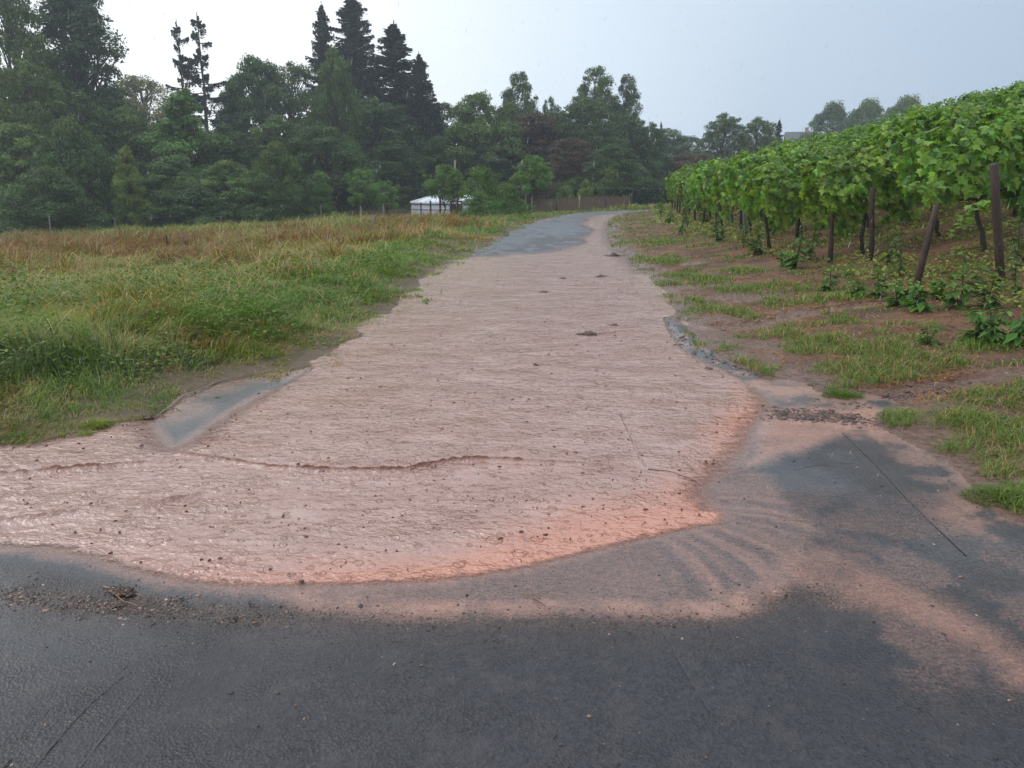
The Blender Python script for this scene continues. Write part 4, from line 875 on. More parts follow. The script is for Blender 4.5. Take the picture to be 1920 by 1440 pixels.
# tree stakes of the fruit trees
def stake(px, top, bot, y, r, label, cat='stake', mat=M_stake, group='stakes in the meadow', dx=0, name='wooden_stake'):
    x, _, zt = at(px, top, y); zb = float(terrain(x, y)); lo = -.25
    def f(mb): mb.tube([[dx, 0, lo], [dx * .5, .01, (zt - zb) * .5], [0, 0, zt - zb - .02], [0, 0, zt - zb]], [r, r * .97, r * .95, r * .6], 7, jit=.06)
    o = link(name, fmesh(f, name), mat); o.location = (x, y, zb); return tag(o, label, cat, group)
for px, top, y, r, lab, dx, mt in (
    (92, 405, 36, .03, 'pale stake leaning at the left border of the meadow', -.08, M_stake), (214, 407, 40, .02, 'short grey stake right of the pale leaning one', 0, M_stake), (414, 405, 38, .022, 'thin pale stake in the middle of the far meadow', -.05, M_stake),
    (601, 384, 47, .025, 'stake below the small pointed light green tree', 0, M_stake), (676, 386, 45, .045, 'stout pale stake below the two small round trees', .05, M_stake), (719, 382, 45, .04, 'pale stake just left of the yurt', 0, M_stake),
    (703, 404, 30, .05, 'broad weathered stake leaning in the dry reddish grass', -.18, M_stake), (362, 488, 14.5, .02, 'thin whitish stake in the near meadow grass', -.06, M_stake), (340, 440, 24, .018, 'thin grey cane in the straw coloured grass', 0, M_stake), (311, 440, 23, .025, 'dark dead stem standing in the straw coloured grass', .03, M_post),
    (825, 368, 46.2, .06, 'dark stake holding the left twin fruit tree', 0, M_post), (846, 376, 45.8, .05, 'dark stake left of the right twin fruit tree', 0, M_post), (858, 374, 45.8, .05, 'dark stake right of the right twin fruit tree', 0, M_post),
    (789, 380, 50, .05, 'dark short post left in front of the yurt', 0, M_post), (807, 376, 50, .06, 'dark short post in front of the yurt wall', 0, M_post), (986, 352, 47.5, .04, 'slim stake beside the young fruit tree at the fence corner', 0, M_stake)):
    stake(px, top, 0, y, r, lab, mat=mt, dx=dx)

m_pale = simple_mat('chestnut_pale', (.11, .072, .052), (.27, .19, .14), 9, .75, .6, .01, stretch=(4, 4, .5))
def fence(A, B, name, label, hh=1.15):
    A, B = np.array(A), np.array(B); L = np.linalg.norm(B - A); u = (B - A) / L
    za = float(terrain(*A)); r_ = root(name, (A[0], A[1], za), math.atan2(u[1], u[0]), label, 'fence')
    def pales(mb):
        x = 0
        while x < L:
            zg = float(terrain(*(A + u * x))) - za; mb.tube([[x, rng.normal(0, .01), zg - .1], [x + rng.normal(0, .02), rng.normal(0, .015), zg + hh * rng.uniform(.88, 1.05)]], [.034, .026], 5); x += rng.uniform(.07, .10)
    link('pale_panel', fmesh(pales, 'pale_panel'), m_pale, r_)
    def wires(mb):
        for z in (.25, .85): mb.tube([[s, .04, z + float(terrain(*(A + u * s))) - za] for s in np.linspace(0, L, 12)], .008, 4)
    link('wire', fmesh(wires, 'wire'), M_steel, r_)
    for x in np.arange(0, L + .01, L / max(1, round(L / 2.3))):
        zg = float(terrain(*(A + u * x))) - za
        link('post', fmesh(lambda mb: mb.tube([[x, -.06, zg - .3], [x, -.06, zg + hh + .08]], [.06, .055], 8), 'fence_post', True), M_stake if x == 0 else M_post, r_)
    return r_
fA = at(996, 385, 48)[:2]; fB = at(1085, 385, 52.5)[:2]; fC = at(1182, 385, 56.5)[:2]
fence(fA, fB, 'paling_fence', 'brown upright paling fence section nearer the fruit tree, with pale corner post')
fence(fB, fC, 'paling_fence', 'brown paling fence section running on towards the clipped hedge', 1.2)
lA = at(540, 385, 58)[:2]; lB = at(770, 385, 58)[:2]
fence(lA, lB, 'paling_fence', 'low dark fence at the back of the meadow left of the yurt', 1.0)
m_hw = leaf_mat('hedge_leaf', (.8, .95, .9), .15)
hA = np.array(at(1140, 360, 58.5)[:2]); hB = np.array(at(1250, 360, 60)[:2]); Lh = np.linalg.norm(hB - hA) + 3; n = 26000
hp = np.stack([rng.uniform(0, Lh, n), rng.uniform(-.55, .55, n), rng.uniform(0, 1.62, n)], 1)
fce = rng.integers(0, 3, n); hp[fce == 0, 1] = -.55 + rng.normal(0, .05, (fce == 0).sum()); hp[fce == 1, 2] = 1.62 + rng.normal(0, .05, (fce == 1).sum())
nn_ = np.zeros((n, 3)); nn_[fce == 0, 1] = -1; nn_[fce == 1, 2] = 1; nn_ += rng.normal(0, .5, (n, 3))
V, Qd, Cc = leaf_quads(hp, nn_, .07 * rng.uniform(.6, 1.3, n), np.array([.035, .062, .025]) * rng.uniform(.5, 1.4, (n, 1)))
hz = float(terrain(*hA)); hr = root('clipped_hedge', (hA[0], hA[1], hz - .02), math.atan2(*(hB - hA)[::-1]), 'clipped flat-topped dark green hedge between the fence and the vineyard', 'hedge')
link('foliage', np_mesh('hedge_foliage', V, [Qd], Cc, smooth=False), m_hw, hr)
def hstems(mb):
    for s in np.arange(.2, Lh, .5): mb.tube([[s, 0, -.2], [s + rng.normal(0, .08), rng.normal(0, .1), 1.3]], [.03, .012], 5)
link('stem', fmesh(hstems, 'hedge_stem'), M_bark, hr)

hx, hy, hzt = at(1500, 247, 150); hb = 4.2
m_slate = simple_mat('slate_roof', (.06, .068, .08), (.10, .11, .125), 10, .5, .3, .02, stretch=(1, 1, 4)); m_wall = simple_mat('cream_render', (.42, .32, .22), (.52, .42, .30), 3, .8, .2, .01); m_glass = simple_mat('dark_glass', (.02, .025, .03), (.04, .045, .05), 2, .1, .02, .001)
ho = root('house', (hx, hy, hb), -.25, 'far house with steep grey slate roof and cream wall beyond the vineyard', 'house')
HH = hzt - hb; WL = 4.6; WD = 6; eave = HH - 2.3
def hwall(mb):
    mb.box((0, 0, eave / 2 - .5), (WL, WD, eave + 1)); 
    for s in (-1, 1): mb.add([[s * WL / 2, -WD / 2, eave], [s * WL / 2, WD / 2, eave], [s * WL / 2, 0, HH - .15]], None, [[0, 1, 2]])
link('wall', fmesh(hwall, 'house_wall'), m_wall, ho)
def hroof(mb):
    e = .35
    for s in (-1, 1):
        a = [[-WL / 2 - e, s * (WD / 2 + e), eave - .25], [WL / 2 + e, s * (WD / 2 + e), eave - .25], [WL / 2 + e, 0, HH], [-WL / 2 - e, 0, HH]]
        V = np.array(a + [[p[0], p[1], p[2] - .14] for p in a]); mb.add(V, [[0, 1, 2, 3], [4, 5, 6, 7], [0, 1, 5, 4], [1, 2, 6, 5], [0, 3, 7, 4]])
hrf = link('roof', fmesh(hroof, 'house_roof'), m_slate, ho)
link('chimney', fmesh(lambda mb: (mb.box((1.2, .6, HH + .1), (.6, .6, 1.1)), mb.box((1.2, .6, HH + .70), (.72, .72, .12))), 'chimney'), m_wall, hrf)
for s in (-1.3, 1.3):
    w = link('window', fmesh(lambda mb: mb.box((s, -WD / 2 - .03, eave - 1.3), (1.0, .08, 1.2)), 'window'), m_slate, ho)
    link('pane', fmesh(lambda mb: mb.box((s, -WD / 2 - .08, eave - 1.3), (.82, .03, 1.02)), 'pane'), m_glass, w)

# ------------------------------------------------------------------ vineyard
LEAF2D = np.array([[0, -.02], [.22, -.16], [.48, .02], [.34, .22], [.52, .46], [.24, .56], [0, .98], [-.24, .56], [-.52, .46], [-.34, .22], [-.48, .02], [-.22, -.16]])
def vine_leaves(P_, Nn, D_, size, cols):
    """five-lobed leaves: D_ = tip direction"""
    n = len(P_); Nn = Nn / (np.linalg.norm(Nn, axis=1)[:, None] + 1e-9); D_ = D_ - (D_ * Nn).sum(1)[:, None] * Nn; D_ /= np.linalg.norm(D_, axis=1)[:, None] + 1e-9; S_ = np.cross(D_, Nn)
    L2 = LEAF2D; k = len(L2); s = size[:, None, None]
    cup = -.35 * (np.abs(L2[:, 0]) ** 1.3)[None, :, None] + .0 ; cup = cup + rng.normal(0, .05, (n, k, 1)) - .22 * (np.maximum(0, L2[:, 1]) ** 2)[None, :, None]
    V = P_[:, None] + s * (L2[None, :, 0, None] * S_[:, None] + L2[None, :, 1, None] * D_[:, None] + cup * Nn[:, None])
    c0 = (P_ + size[:, None] * .25 * D_)[:, None]; V = np.concatenate([V, c0], 1).reshape(-1, 3)
    j = np.arange(k); T = (np.arange(n)[:, None, None] * (k + 1) + np.stack([j, (j + 1) % k, 0 * j + k], 1)[None]).reshape(-1, 3)
    return V, T.astype(np.int32), np.repeat(cols, k + 1, 0)
def vine_cols(n, up):
    c = np.array([.145, .30, .034])[None] * rng.uniform(.5, 1.5, (n, 1)); c[:, 0] *= rng.uniform(.8, 1.5, n)
    yv = rng.uniform(0, 1, n) < .10 + .22 * up; c[yv] = np.array([.24, .38, .045]) * rng.uniform(.8, 1.25, (yv.sum(), 1))
    bl = rng.uniform(0, 1, n) < .12; c[bl] = c[bl] * np.array([.7, .85, 1.5]); return c
def make_vine(seed, nl=1250, hang=15):
    global rng
    old = rng; rng = np.random.default_rng(seed)
    tb = MB(); t = np.linspace(0, 1, 9)[:, None]
    Pt = np.concatenate([rng.normal(0, .02, (9, 1)).cumsum(0), rng.normal(0, .02, (9, 1)).cumsum(0), -.12 + t * .95], 1); tb.tube(Pt, np.linspace(.040, .024, 9), 7, True, jit=.25)
    for s in (-1, 1):
        q = np.linspace(0, 1, 7); tb.tube(np.stack([Pt[-1, 0] + s * q * .68, Pt[-1, 1] + rng.normal(0, .02, 7).cumsum(), .83 + .06 * np.sin(q * 3) + 0 * q], 1), np.linspace(.024, .012, 7), 6, True, jit=.2)
    for s in rng.uniform(-.65, .65, 9): tb.tube([[s, 0, .84], [s + rng.normal(0, .06), rng.normal(0, .08), 1.3], [s + rng.normal(0, .12), rng.normal(0, .14), 1.85]], [.008, .006, .003], 4)
    # canopy: lumpy wall of leaves
    x_ = rng.uniform(-.80, .80, nl); z_ = .22 + 1.75 * rng.uniform(0, 1, nl) ** .85
    half = (.20 + .19 * np.sin(math.pi * np.clip((z_ - .7) / 1.35, 0, 1))) * (.75 + .7 * vnoise(x_ * 3 + seed * 9, z_ * 3, seed))
    side = rng.choice([-1, 1], nl); q = rng.uniform(.35, 1.0, nl) ** .5; y_ = side * half * q
    top = .50 * (vnoise(x_ * 4 + seed, z_ * 0, seed + 3) - .72); z_ = z_ + top * (z_ > 1.5); low = vnoise(x_ * 2.5, 0 * x_, seed + 7); kp = z_ > (.0 if seed % 2 else .35) + (1.0 if seed % 2 else .72) * low; x_, y_, z_, side = x_[kp], y_[kp], z_[kp], side[kp]; n = len(x_)
    up = np.clip((z_ - 1.3) / .7, 0, 1)
    Nn = np.stack([rng.normal(0, .45, n), side * (1.0 - .5 * up) + rng.normal(0, .3, n), .35 + 1.0 * up + rng.normal(0, .3, n)], 1)
    D_ = np.stack([rng.normal(0, .6, n), side * .5 + rng.normal(0, .3, n), -.9 + .5 * up], 1)
    P_ = np.stack([x_, y_, z_], 1); sz = rng.uniform(.09, .175, n) * (1 - .25 * up); cols = vine_cols(n, up)
    PP, NN, DD, SS, CC = [P_], [Nn], [D_], [sz], [cols]
    for _ in range(hang):      # loose shoots that arch out of the canopy
        a = rng.uniform(0, 6.28); s0 = np.array([rng.uniform(-.6, .6), rng.choice([-1, 1]) * .25, rng.uniform(1.35, 2.0)]); m_ = rng.integers(6, 12); tt = np.linspace(0, 1, m_)
        L_ = rng.uniform(.2, .62); upw = rng.uniform(-.7, 1.0)
        sp_ = s0 + np.stack([tt * L_ * math.cos(a) * .6, tt * L_ * np.sign(s0[1]) * .8, upw * L_ * tt - .35 * L_ * tt ** 2], 1); tb.tube(sp_, np.linspace(.005, .002, m_), 4)
        PP.append(sp_ + rng.normal(0, .02, (m_, 3))); NN.append(rng.normal(0, .5, (m_, 3)) + [0, 0, .8]); DD.append(rng.normal(0, .7, (m_, 3)) + [0, 0, -.4]); SS.append(np.linspace(.12, .05, m_)); CC.append(np.array([.12, .24, .03]) * rng.uniform(.8, 1.2, (m_, 1)))
    V, T, C = vine_leaves(np.concatenate(PP), np.concatenate(NN), np.concatenate(DD), np.concatenate(SS), np.concatenate(CC))
    rng = old
    return tb.mesh('vine_trunk'), np_mesh('vine_foliage', V, [T], C, smooth=False)
VM = [make_vine(300 + i) for i in range(7)]
ROWS = [11.55, 13.9, 16.2, 18.6, 21.2, 23.8, 26.4, 29, 31.6, 34.2, 36.8, 39.4, 42, 44.6, 47.2, 49.8, 52.4, 55, 57.6, 60.2, 62.8]
def row_x0(y): return float(np.interp(y, [9, 11, 14, 16, 20, 25, 35, 45, 60], [6.3, 6.6, 5.7, 5.5, 5.8, 6.3, 7.6, 9.2, 15]))
ORD = ['first', 'second', 'third', 'fourth', 'fifth', 'sixth', 'seventh', 'eighth', 'ninth', 'tenth', 'eleventh', 'twelfth', 'thirteenth', 'fourteenth', 'fifteenth', 'sixteenth', 'seventeenth', 'eighteenth', 'nineteenth', 'twentieth', 'twenty-first', 'twenty-second', 'twenty-third', 'twenty-fourth', 'twenty-fifth', 'twenty-sixth', 'twenty-seventh', 'twenty-eighth', 'twenty-ninth', 'thirtieth']
cand = []
for ri, ry in enumerate(ROWS):
    x0 = row_x0(ry); x1 = max(.70 * ry + 2.5, x0 + 4); k = 0; x = x0 + .55
    while x < x1: cand.append((ri, k, x, ry)); x += 1.32; k += 1
cand.sort(key=lambda c: math.hypot(c[2], c[3])); near_v, far_v = cand[:295], cand[295:]
for ri, k, x, ry in near_v:
    tm, fm = VM[rng.integers(0, 7)]; z = float(terrain(x, ry)) + .02
    slope = math.atan((float(terrain(x + .5, ry)) - float(terrain(x - .5, ry))))
    o = root('grapevine', (x, ry + rng.normal(0, .05), z), 0, f'green grapevine, {ORD[k]} in from the lane in the {ORD[ri]} vineyard row', 'grapevine', 'grapevines of the hillside vineyard')
    o.rotation_euler = (rng.normal(0, .03), -slope, rng.normal(0, .05) + (math.pi if rng.uniform() < .5 and abs(slope) < .05 else 0)); s = rng.uniform(.93, 1.1); o.scale = (1.03, s * rng.uniform(.95, 1.35), rng.uniform(.88, 1.10))
    if x < row_x0(ry) + 1 or k % 1 == 0: link('trunk', tm, M_vbark, o)
    f = link('foliage', fm, M_vine, o); v = rng.uniform(.85, 1.15); f.color = (v * rng.uniform(.9, 1.15), v, v * .95, 1)
PP, NN, CC, SS = [], [], [], []
for ri, k, x, ry in far_v:
    n = 230; z0 = terrain(x, ry); xx = rng.uniform(-.75, .75, n); zz = .85 + 1.2 * rng.uniform(0, 1, n) ** .7; sd_ = rng.choice([-1, 1], n)
    up = np.clip((zz - 1.3) / .7, 0, 1); yy_ = sd_ * (.22 + .2 * rng.uniform(0, 1, n)) * (1 - .3 * up); zt_ = zz + .15 * (vnoise((x + xx) * 3, yy_ * 0 + ry, 5) - .5)
    PP.append(np.stack([x + xx, ry + yy_, terrain(x + xx, ry + yy_) + zt_], 1)); NN.append(np.stack([rng.normal(0, .4, n), sd_ * (1 - .5 * up), .3 + up], 1)); CC.append(vine_cols(n, up)); SS.append(rng.uniform(.08, .14, n))
V, Qd, C = leaf_quads(np.concatenate(PP), np.concatenate(NN), np.concatenate(SS), np.concatenate(CC), .8)
tag(link('far_grapevines', np_mesh('far_grapevines', V, [Qd], C, smooth=False), M_vine), 'mass of distant grapevines over the upper hillside', 'grapevines', kind='stuff')

# posts
def vpost(base, top, r, label, mat=M_post, name='vineyard_post'):
    b3 = np.array(base, float); t3 = np.array(top, float) - b3
    def f(mb): mb.tube([-.3 * t3 / np.linalg.norm(t3), t3 * .33 + rng.normal(0, .006, 3), t3 * .66 + rng.normal(0, .006, 3), t3 * .985, t3], [r * 1.05, r, r * .97, r * .93, r * .75], 9, jit=.05)
    o = link(name, fmesh(f, name, True), mat); o.location = base; return tag(o, label, 'post', 'posts of the vineyard rows')
def gp(px, py, y):           # foot of a post: on the terrain near distance y below that sight line
    x = at(px, py, y)[0]; return np.array([x, y, float(terrain(x, y))])
def post_px(px, bot, tpx, ttop, r, label, mat=M_post, y=None, name='vineyard_post'):
    ys = np.linspace(6, 60, 1500); pts = [at(px, bot, q) for q in ys[::3]]
    P_ = np.array(pts); d = P_[:, 2] - terrain(P_[:, 0], P_[:, 1]); i = int(np.argmax(d < 0)) if (d < 0).any() else len(P_) - 1
    b_ = P_[i]; t_ = np.array(at(tpx, ttop, b_[1])); return vpost(b_, t_, r, label, mat, name)
post_px(1877, 541, 1864, 306, .052, 'stout rust-brown round post standing free at the right, tallest in view')
post_px(1716, 545, 1756, 385, .045, 'bare wooden post leaning to the right with a lit pale upper part')
post_px(1632, 496, 1636, 352, .045, 'dark upright post left of the leaning one', y=14)
post_px(1556, 500, 1562, 372, .042, 'thin dark post beside a twisted vine trunk, two left of the leaning one')
post_px(1494, 456, 1496, 362, .045, 'dark upright post half in leaves, right of the tilted end post')
post_px(1444, 475, 1431, 368, .038, 'slim rusty post tilted slightly left at the vineyard margin')
post_px(1401, 448, 1386, 330, .035, 'grey-blue galvanised metal post leaning among the leaves', M_steel, name='metal_post')
post_px(1390, 436, 1388, 350, .04, 'brown post standing right behind the metal one')
post_px(1357, 445, 1346, 372, .035, 'thin dark post left of the metal one')
post_px(1343, 440, 1342, 372, .035, 'thin dark post, outer one of the close pair left of the metal one')
for ri, ry in enumerate(ROWS[6:18]):
    x0 = row_x0(ry) - .1
    for kk in range(2):
        x = x0 + kk * 4.6; b_ = np.array([x, ry, float(terrain(x, ry))]); vpost(b_, b_ + np.array([rng.normal(0, .08), 0, 1.75]), .04, f'dark wooden {"end" if kk == 0 else "inner"} post of the {ORD[ri + 6]} vineyard row')
for ri, ry in enumerate(ROWS[:6]):
    for kk in (1, 2):
        x = row_x0(ry) + kk * 4.4 + .3; b_ = np.array([x, ry + .05, float(terrain(x, ry))]); vpost(b_, b_ + np.array([0, 0, 1.8]), .042, f'{"inner" if kk == 1 else "uphill"} dark post standing in the {ORD[ri]} vineyard row')
# trellis wires of the near rows
for ri, ry in enumerate(ROWS[:8]):
    x0 = row_x0(ry); xs_ = np.linspace(x0, .7 * ry + 4, 10)
    def f(mb):
        for z in (.82, 1.35): mb.tube(np.stack([xs_, 0 * xs_ + ry, terrain(xs_, 0 * xs_ + ry) + z], 1), .0025, 4)
    tag(link('trellis_wire', fmesh(f, 'trellis_wire', True), M_steel), f'thin wires strung along the {ORD[ri]} vineyard row', 'wire', 'trellis wires')

# bright loose shoots reaching out towards the lane
def shoot(px, py, y, dx, dy, dz, n_, label):
    s0 = np.array(at(px, py, y)); tt = np.linspace(0, 1, n_)[:, None]; P_ = s0 + np.array([dx, dy, 0]) * tt + np.array([0, 0, 1]) * (dz * tt ** 1.6) + rng.normal(0, .012, (n_, 3))
    r_ = root('vine_shoot', tuple(s0), 0, label, 'vine shoot', 'loose vine shoots'); Pl = P_ - s0
    link('cane', fmesh(lambda mb: mb.tube(Pl, np.linspace(.007, .002, n_), 5), 'cane', True), M_vine, r_).color = (.12, .2, .04, 1)
    k = 2; Q_ = np.repeat(Pl, k, 0) + rng.normal(0, .035, (n_ * k, 3))
    V, T, C = vine_leaves(Q_, rng.normal(0, .4, (n_ * k, 3)) + [-.2, -.4, .8], rng.normal(0, .5, (n_ * k, 3)) + [-.4, 0, -.6], np.repeat(np.linspace(.14, .055, n_), k), np.array([.17, .30, .035]) * rng.uniform(.8, 1.2, (n_ * k, 1)))
    link('foliage', np_mesh('shoot_foliage', V, [T], C, smooth=False), M_vine, r_)
shoot(1862, 378, 10.2, -.52, -.1, -.42, 16, 'bright yellow-green shoot hanging left from the stout rust-brown post')
shoot(1400, 362, 20, -.7, -.1, -.25, 12, 'pale green shoot reaching left past the metal post')
shoot(1320, 372, 27, -.7, -.2, -.3, 12, 'pale green shoot at the low left end of the vineyard')
shoot(1760, 352, 11, -.5, -.1, .02, 12, 'level bright shoot above the leaning post')

# leafy weeds at the foot of the vines, young plants
def make_weed(seed, hh, nl, ls, col):
    global rng
    old = rng; rng = np.random.default_rng(seed); tb = MB(); PP, NN, DD, SS = [], [], [], []
    for s in range(rng.integers(3, 6)):
        a = rng.uniform(0, 6.28); L = hh * rng.uniform(.6, 1.05); le = rng.uniform(.1, .5); t = np.linspace(0, 1, 6)
        Ps = np.stack([math.cos(a) * le * L * t ** 1.3 + .02 * math.cos(a), math.sin(a) * le * L * t ** 1.3, L * t * (1 - .15 * le * t)], 1); tb.tube(Ps, np.linspace(.006, .002, 6), 4)
        m_ = nl; tt = np.linspace(.15, 1, m_); B = np.stack([np.interp(tt, t, Ps[:, i]) for i in range(3)], 1); az = rng.uniform(0, 6.28, m_)
        PP.append(B); DD.append(np.stack([np.cos(az), np.sin(az), .1 - .5 * rng.uniform(0, 1, m_)], 1)); NN.append(np.stack([rng.normal(0, .3, m_), rng.normal(0, .3, m_), np.ones(m_)], 1)); SS.append(ls * (1.2 - .6 * tt) * rng.uniform(.7, 1.2, m_))
    P_, Nn, D_, sz = map(np.concatenate, (PP, NN, DD, SS)); n = len(P_); D_ /= np.linalg.norm(D_, axis=1)[:, None]; Sd = np.cross(D_, Nn); Sd /= np.linalg.norm(Sd, axis=1)[:, None]; s = sz[:, None]
    V = np.stack([P_, P_ + D_ * s * .5 + Sd * s * .26, P_ + D_ * s + np.array([0, 0, -.2]) * s, P_ + D_ * s * .5 - Sd * s * .26], 1).reshape(-1, 3)
    me = np_mesh('weed_foliage', V, (np.arange(n)[:, None] * 4 + np.arange(4)[None]).astype(np.int32), np.repeat(np.array(col) * rng.uniform(.6, 1.4, (n, 1)), 4, 0), smooth=False); ms = tb.mesh('weed_stem'); rng = old; return ms, me
WEED = [make_weed(500, .42, 14, .12, (.06, .13, .03)), make_weed(501, .30, 12, .13, (.07, .17, .03)), make_weed(502, .55, 18, .10, (.07, .12, .035)), make_weed(503, .22, 9, .10, (.05, .14, .03))]
m_stem = leaf_mat('weed_stem', (.08, .13, .04))
wl_ = [(1690, 520, 2, 'tall pale weed left of the leaning post'), (1660, 500, 2, 'tall thin weed behind the leaning post foot'), (1648, 560, 0, 'light green weed in front of the leaning post'), (1555, 548, 0, 'leafy weed below the thin dark post'), (1605, 560, 1, 'broad leafy weed left of the leaning post'), (1720, 585, 1, 'small fresh weed in front of the leaning post'),
       (1760, 560, 1, 'bright sapling-like weed between the leaning and the stout post'), (1800, 578, 0, 'weed in front of the stout post, left side'), (1850, 580, 0, 'weed at the foot of the stout post'), (1905, 560, 2, 'tall weed at the picture edge behind the stout post'), (1910, 500, 2, 'tall hanging weed at the right picture edge'), (1832, 640, 1, 'rosette weed on the straw ground at right'), (1860, 650, 0, 'leafy weed right of the rosette weed'), (1905, 650, 1, 'broad weed at the right picture edge'),
       (1470, 500, 3, 'small weed left of the thin dark post'), (1490, 505, 0, 'weed below the dark upright post'), (1515, 490, 2, 'taller weed among the vine stems'), (1415, 480, 0, 'weed below the slim rusty post'), (1395, 465, 2, 'tall weed at the foot of the metal post'), (1345, 455, 0, 'weed left of the close pair of posts'), (1275, 440, 2, 'pale tall weed clump at the left of the vineyard margin'), (1290, 425, 2, 'pale weed near the first vines'), (1255, 420, 0, 'low weed by the lane bend'), (1240, 405, 2, 'weed thicket at the far vineyard corner'),
       (1590, 520, 3, 'low weed behind the leafy one'), (1740, 650, 3, 'small weed on the turf'), (1685, 575, 1, 'fresh green weed on the bare soil'), (1430, 410, 0, 'shaded weed under the vines'), (1320, 420, 0, 'weed between vine stems'), (1450, 440, 0, 'dim weed beneath the canopy')]
ysr = np.linspace(2.5, 60, 900)
def ground_hit(px, py):
    P_ = np.array([at(px, py, q) for q in ysr]); g_ = gz(P_[:, 0], P_[:, 1]); d = P_[:, 2] - g_; i = int(np.argmax(d < 0)) if (d < 0).any() else len(P_) - 1
    return P_[i][0], P_[i][1], float(g_[i])
for px, py, k, lab in wl_:
    x, y, z = ground_hit(px, py); ms, me = WEED[k]; o = root('weed', (x, y, z), rng.uniform(0, 6.28), lab, 'weed', 'weeds along the vineyard margin'); s = rng.uniform(.85, 1.3) * (1 + .02 * y); o.scale = (s, s, s)
    link('stem', ms, m_stem, o); link('foliage', me, M_grass, o)
# broad-leaved ground cover under the vines and herbs in the near meadow (countless)
def herb_mass(name, label, x, y, z, hmax, ls, kinds):
    n = len(x); az = rng.uniform(0, 6.28, n); D_ = np.stack([np.cos(az), np.sin(az), rng.uniform(-.5, .5, n)], 1); Nn = np.stack([rng.normal(0, .4, n), rng.normal(0, .4, n), np.ones(n)], 1)
    P_ = np.stack([x, y, z + hmax * rng.uniform(.1, 1, n)], 1); c = pal(kinds, n); V, Qd, C = leaf_quads(P_, Nn, ls * rng.uniform(.6, 1.3, n), c, .55)
    tag(link(name, np_mesh(name, V, [Qd], C, smooth=False), M_grass), label, 'plants', kind='stuff')
x, y, r, rs = right_scatter(60000, 7, 45, 10, 50); cl = fbm(x * 1.2, y * 1.2, 251, 4); ok = (x > 4.6 + .03 * y) & (cl > .50); x, y, r, rs, cl = x[ok], y[ok], r[ok], rs[ok], cl[ok]
herb_mass('ground_cover', 'low broad-leaved weeds covering the soil between the vine stems', x, y, gz(x, y, rs), .05 + .6 * (cl - .46), .0022 * r + .006, 'green')
x, y, r = scatter_polar(60000, -50, -8, 4.6, 16); rs = sdf(ROAD, x, y); cl = fbm(x * 1.3, y * 1.3, 261, 4); ok = (x < road_edge_x(y)[0]) & (rs > .35) & (cl > .50); x, y, r, rs, cl = x[ok], y[ok], r[ok], rs[ok], cl[ok]
herb_mass('meadow_herbs', 'dark leafy herbs and brambles growing through the near meadow', x, y, gz(x, y, rs), (.12 + 1.5 * (cl - .46)) * sstep(.2, 1.2, rs), .0018 * r + .008, 'lush')

# ------------------------------------------------------------------ single things on the asphalt and in the water
def gxy(px, py): return G(px, py)
def lump(px, py, s, name, label, cat, mat, z=.0, flat=.6, group=None):
    x, y = gxy(px, py); n = 5; V = []; th_ = np.arange(8) * math.pi / 4
    for i in range(n):
        ph = math.pi * .5 * i / (n - 1) * 1.0; V.append(np.stack([np.cos(th_) * math.cos(ph) * s * rng.uniform(.8, 1.2, 8), np.sin(th_) * math.cos(ph) * s * rng.uniform(.6, 1.0, 8), np.full(8, math.sin(ph) * s * flat) * rng.uniform(.85, 1.1, 8) - .003], 1))
    V = np.concatenate(V); i = np.arange(n - 1)[:, None] * 8; j = np.arange(8)[None]; j2 = (j + 1) % 8
    mb = MB(); mb.add(V, np.stack([i + j, i + j2, i + 8 + j2, i + 8 + j], -1).reshape(-1, 4))
    o = link(name, mb.mesh(name), mat); o.location = (x, y, undul(x, y) + z); return tag(o, label, cat, group)
m_dark = simple_mat('dark_stone', (.012, .011, .011), (.03, .028, .027), 60, .3, .5, .002); m_brn = simple_mat('brown_mud', (.06, .032, .022), (.13, .075, .05), 60, .35, .9, .004); m_tan = simple_mat('wet_twig', (.20, .12, .06), (.34, .22, .12), 40, .45, .5, .002); m_yel = simple_mat('yellow_leaf', (.38, .24, .04), (.52, .36, .07), 40, .4, .4, .002); m_dtw = simple_mat('dark_twig', (.05, .025, .016), (.11, .06, .04), 40, .4, .5, .002)
for px, py, s, lab in ((433, 1299, .011, 'rounded black pebble alone on the near dark asphalt'), (1396, 935, .009, 'small dark pebble on the silt fan'), (1346, 866, .008, 'tiny dark pebble at the flood rim'), (1382, 1062 - 80, .008, 'small dark pebble in the streaked silt'), (1653, 912, .014, 'dark wet spot-like pebble beside the pale seam'), (1488, 865, .012, 'black pebble at the edge of the right-hand mud fan'), (1516, 860, .009, 'smaller black pebble right of the mud fan one'), (357, 1337, .006, 'small brown pebble near the bottom left'), (68, 1085, .009, 'dark pebble left in front of the debris line'), (1228, 962 - 12, .006, 'tiny pebble in the orange shallow'), (566, 1094, .012, 'reddish crumb sitting on the flood rim')):
    lump(px, py, s, 'pebble', lab, 'pebble', m_brn if 'brown' in lab or 'reddish' in lab else m_dark, .012 if 'orange' in lab or 'rim' in lab and 'reddish' in lab else 0, .8, 'loose pebbles on the road')
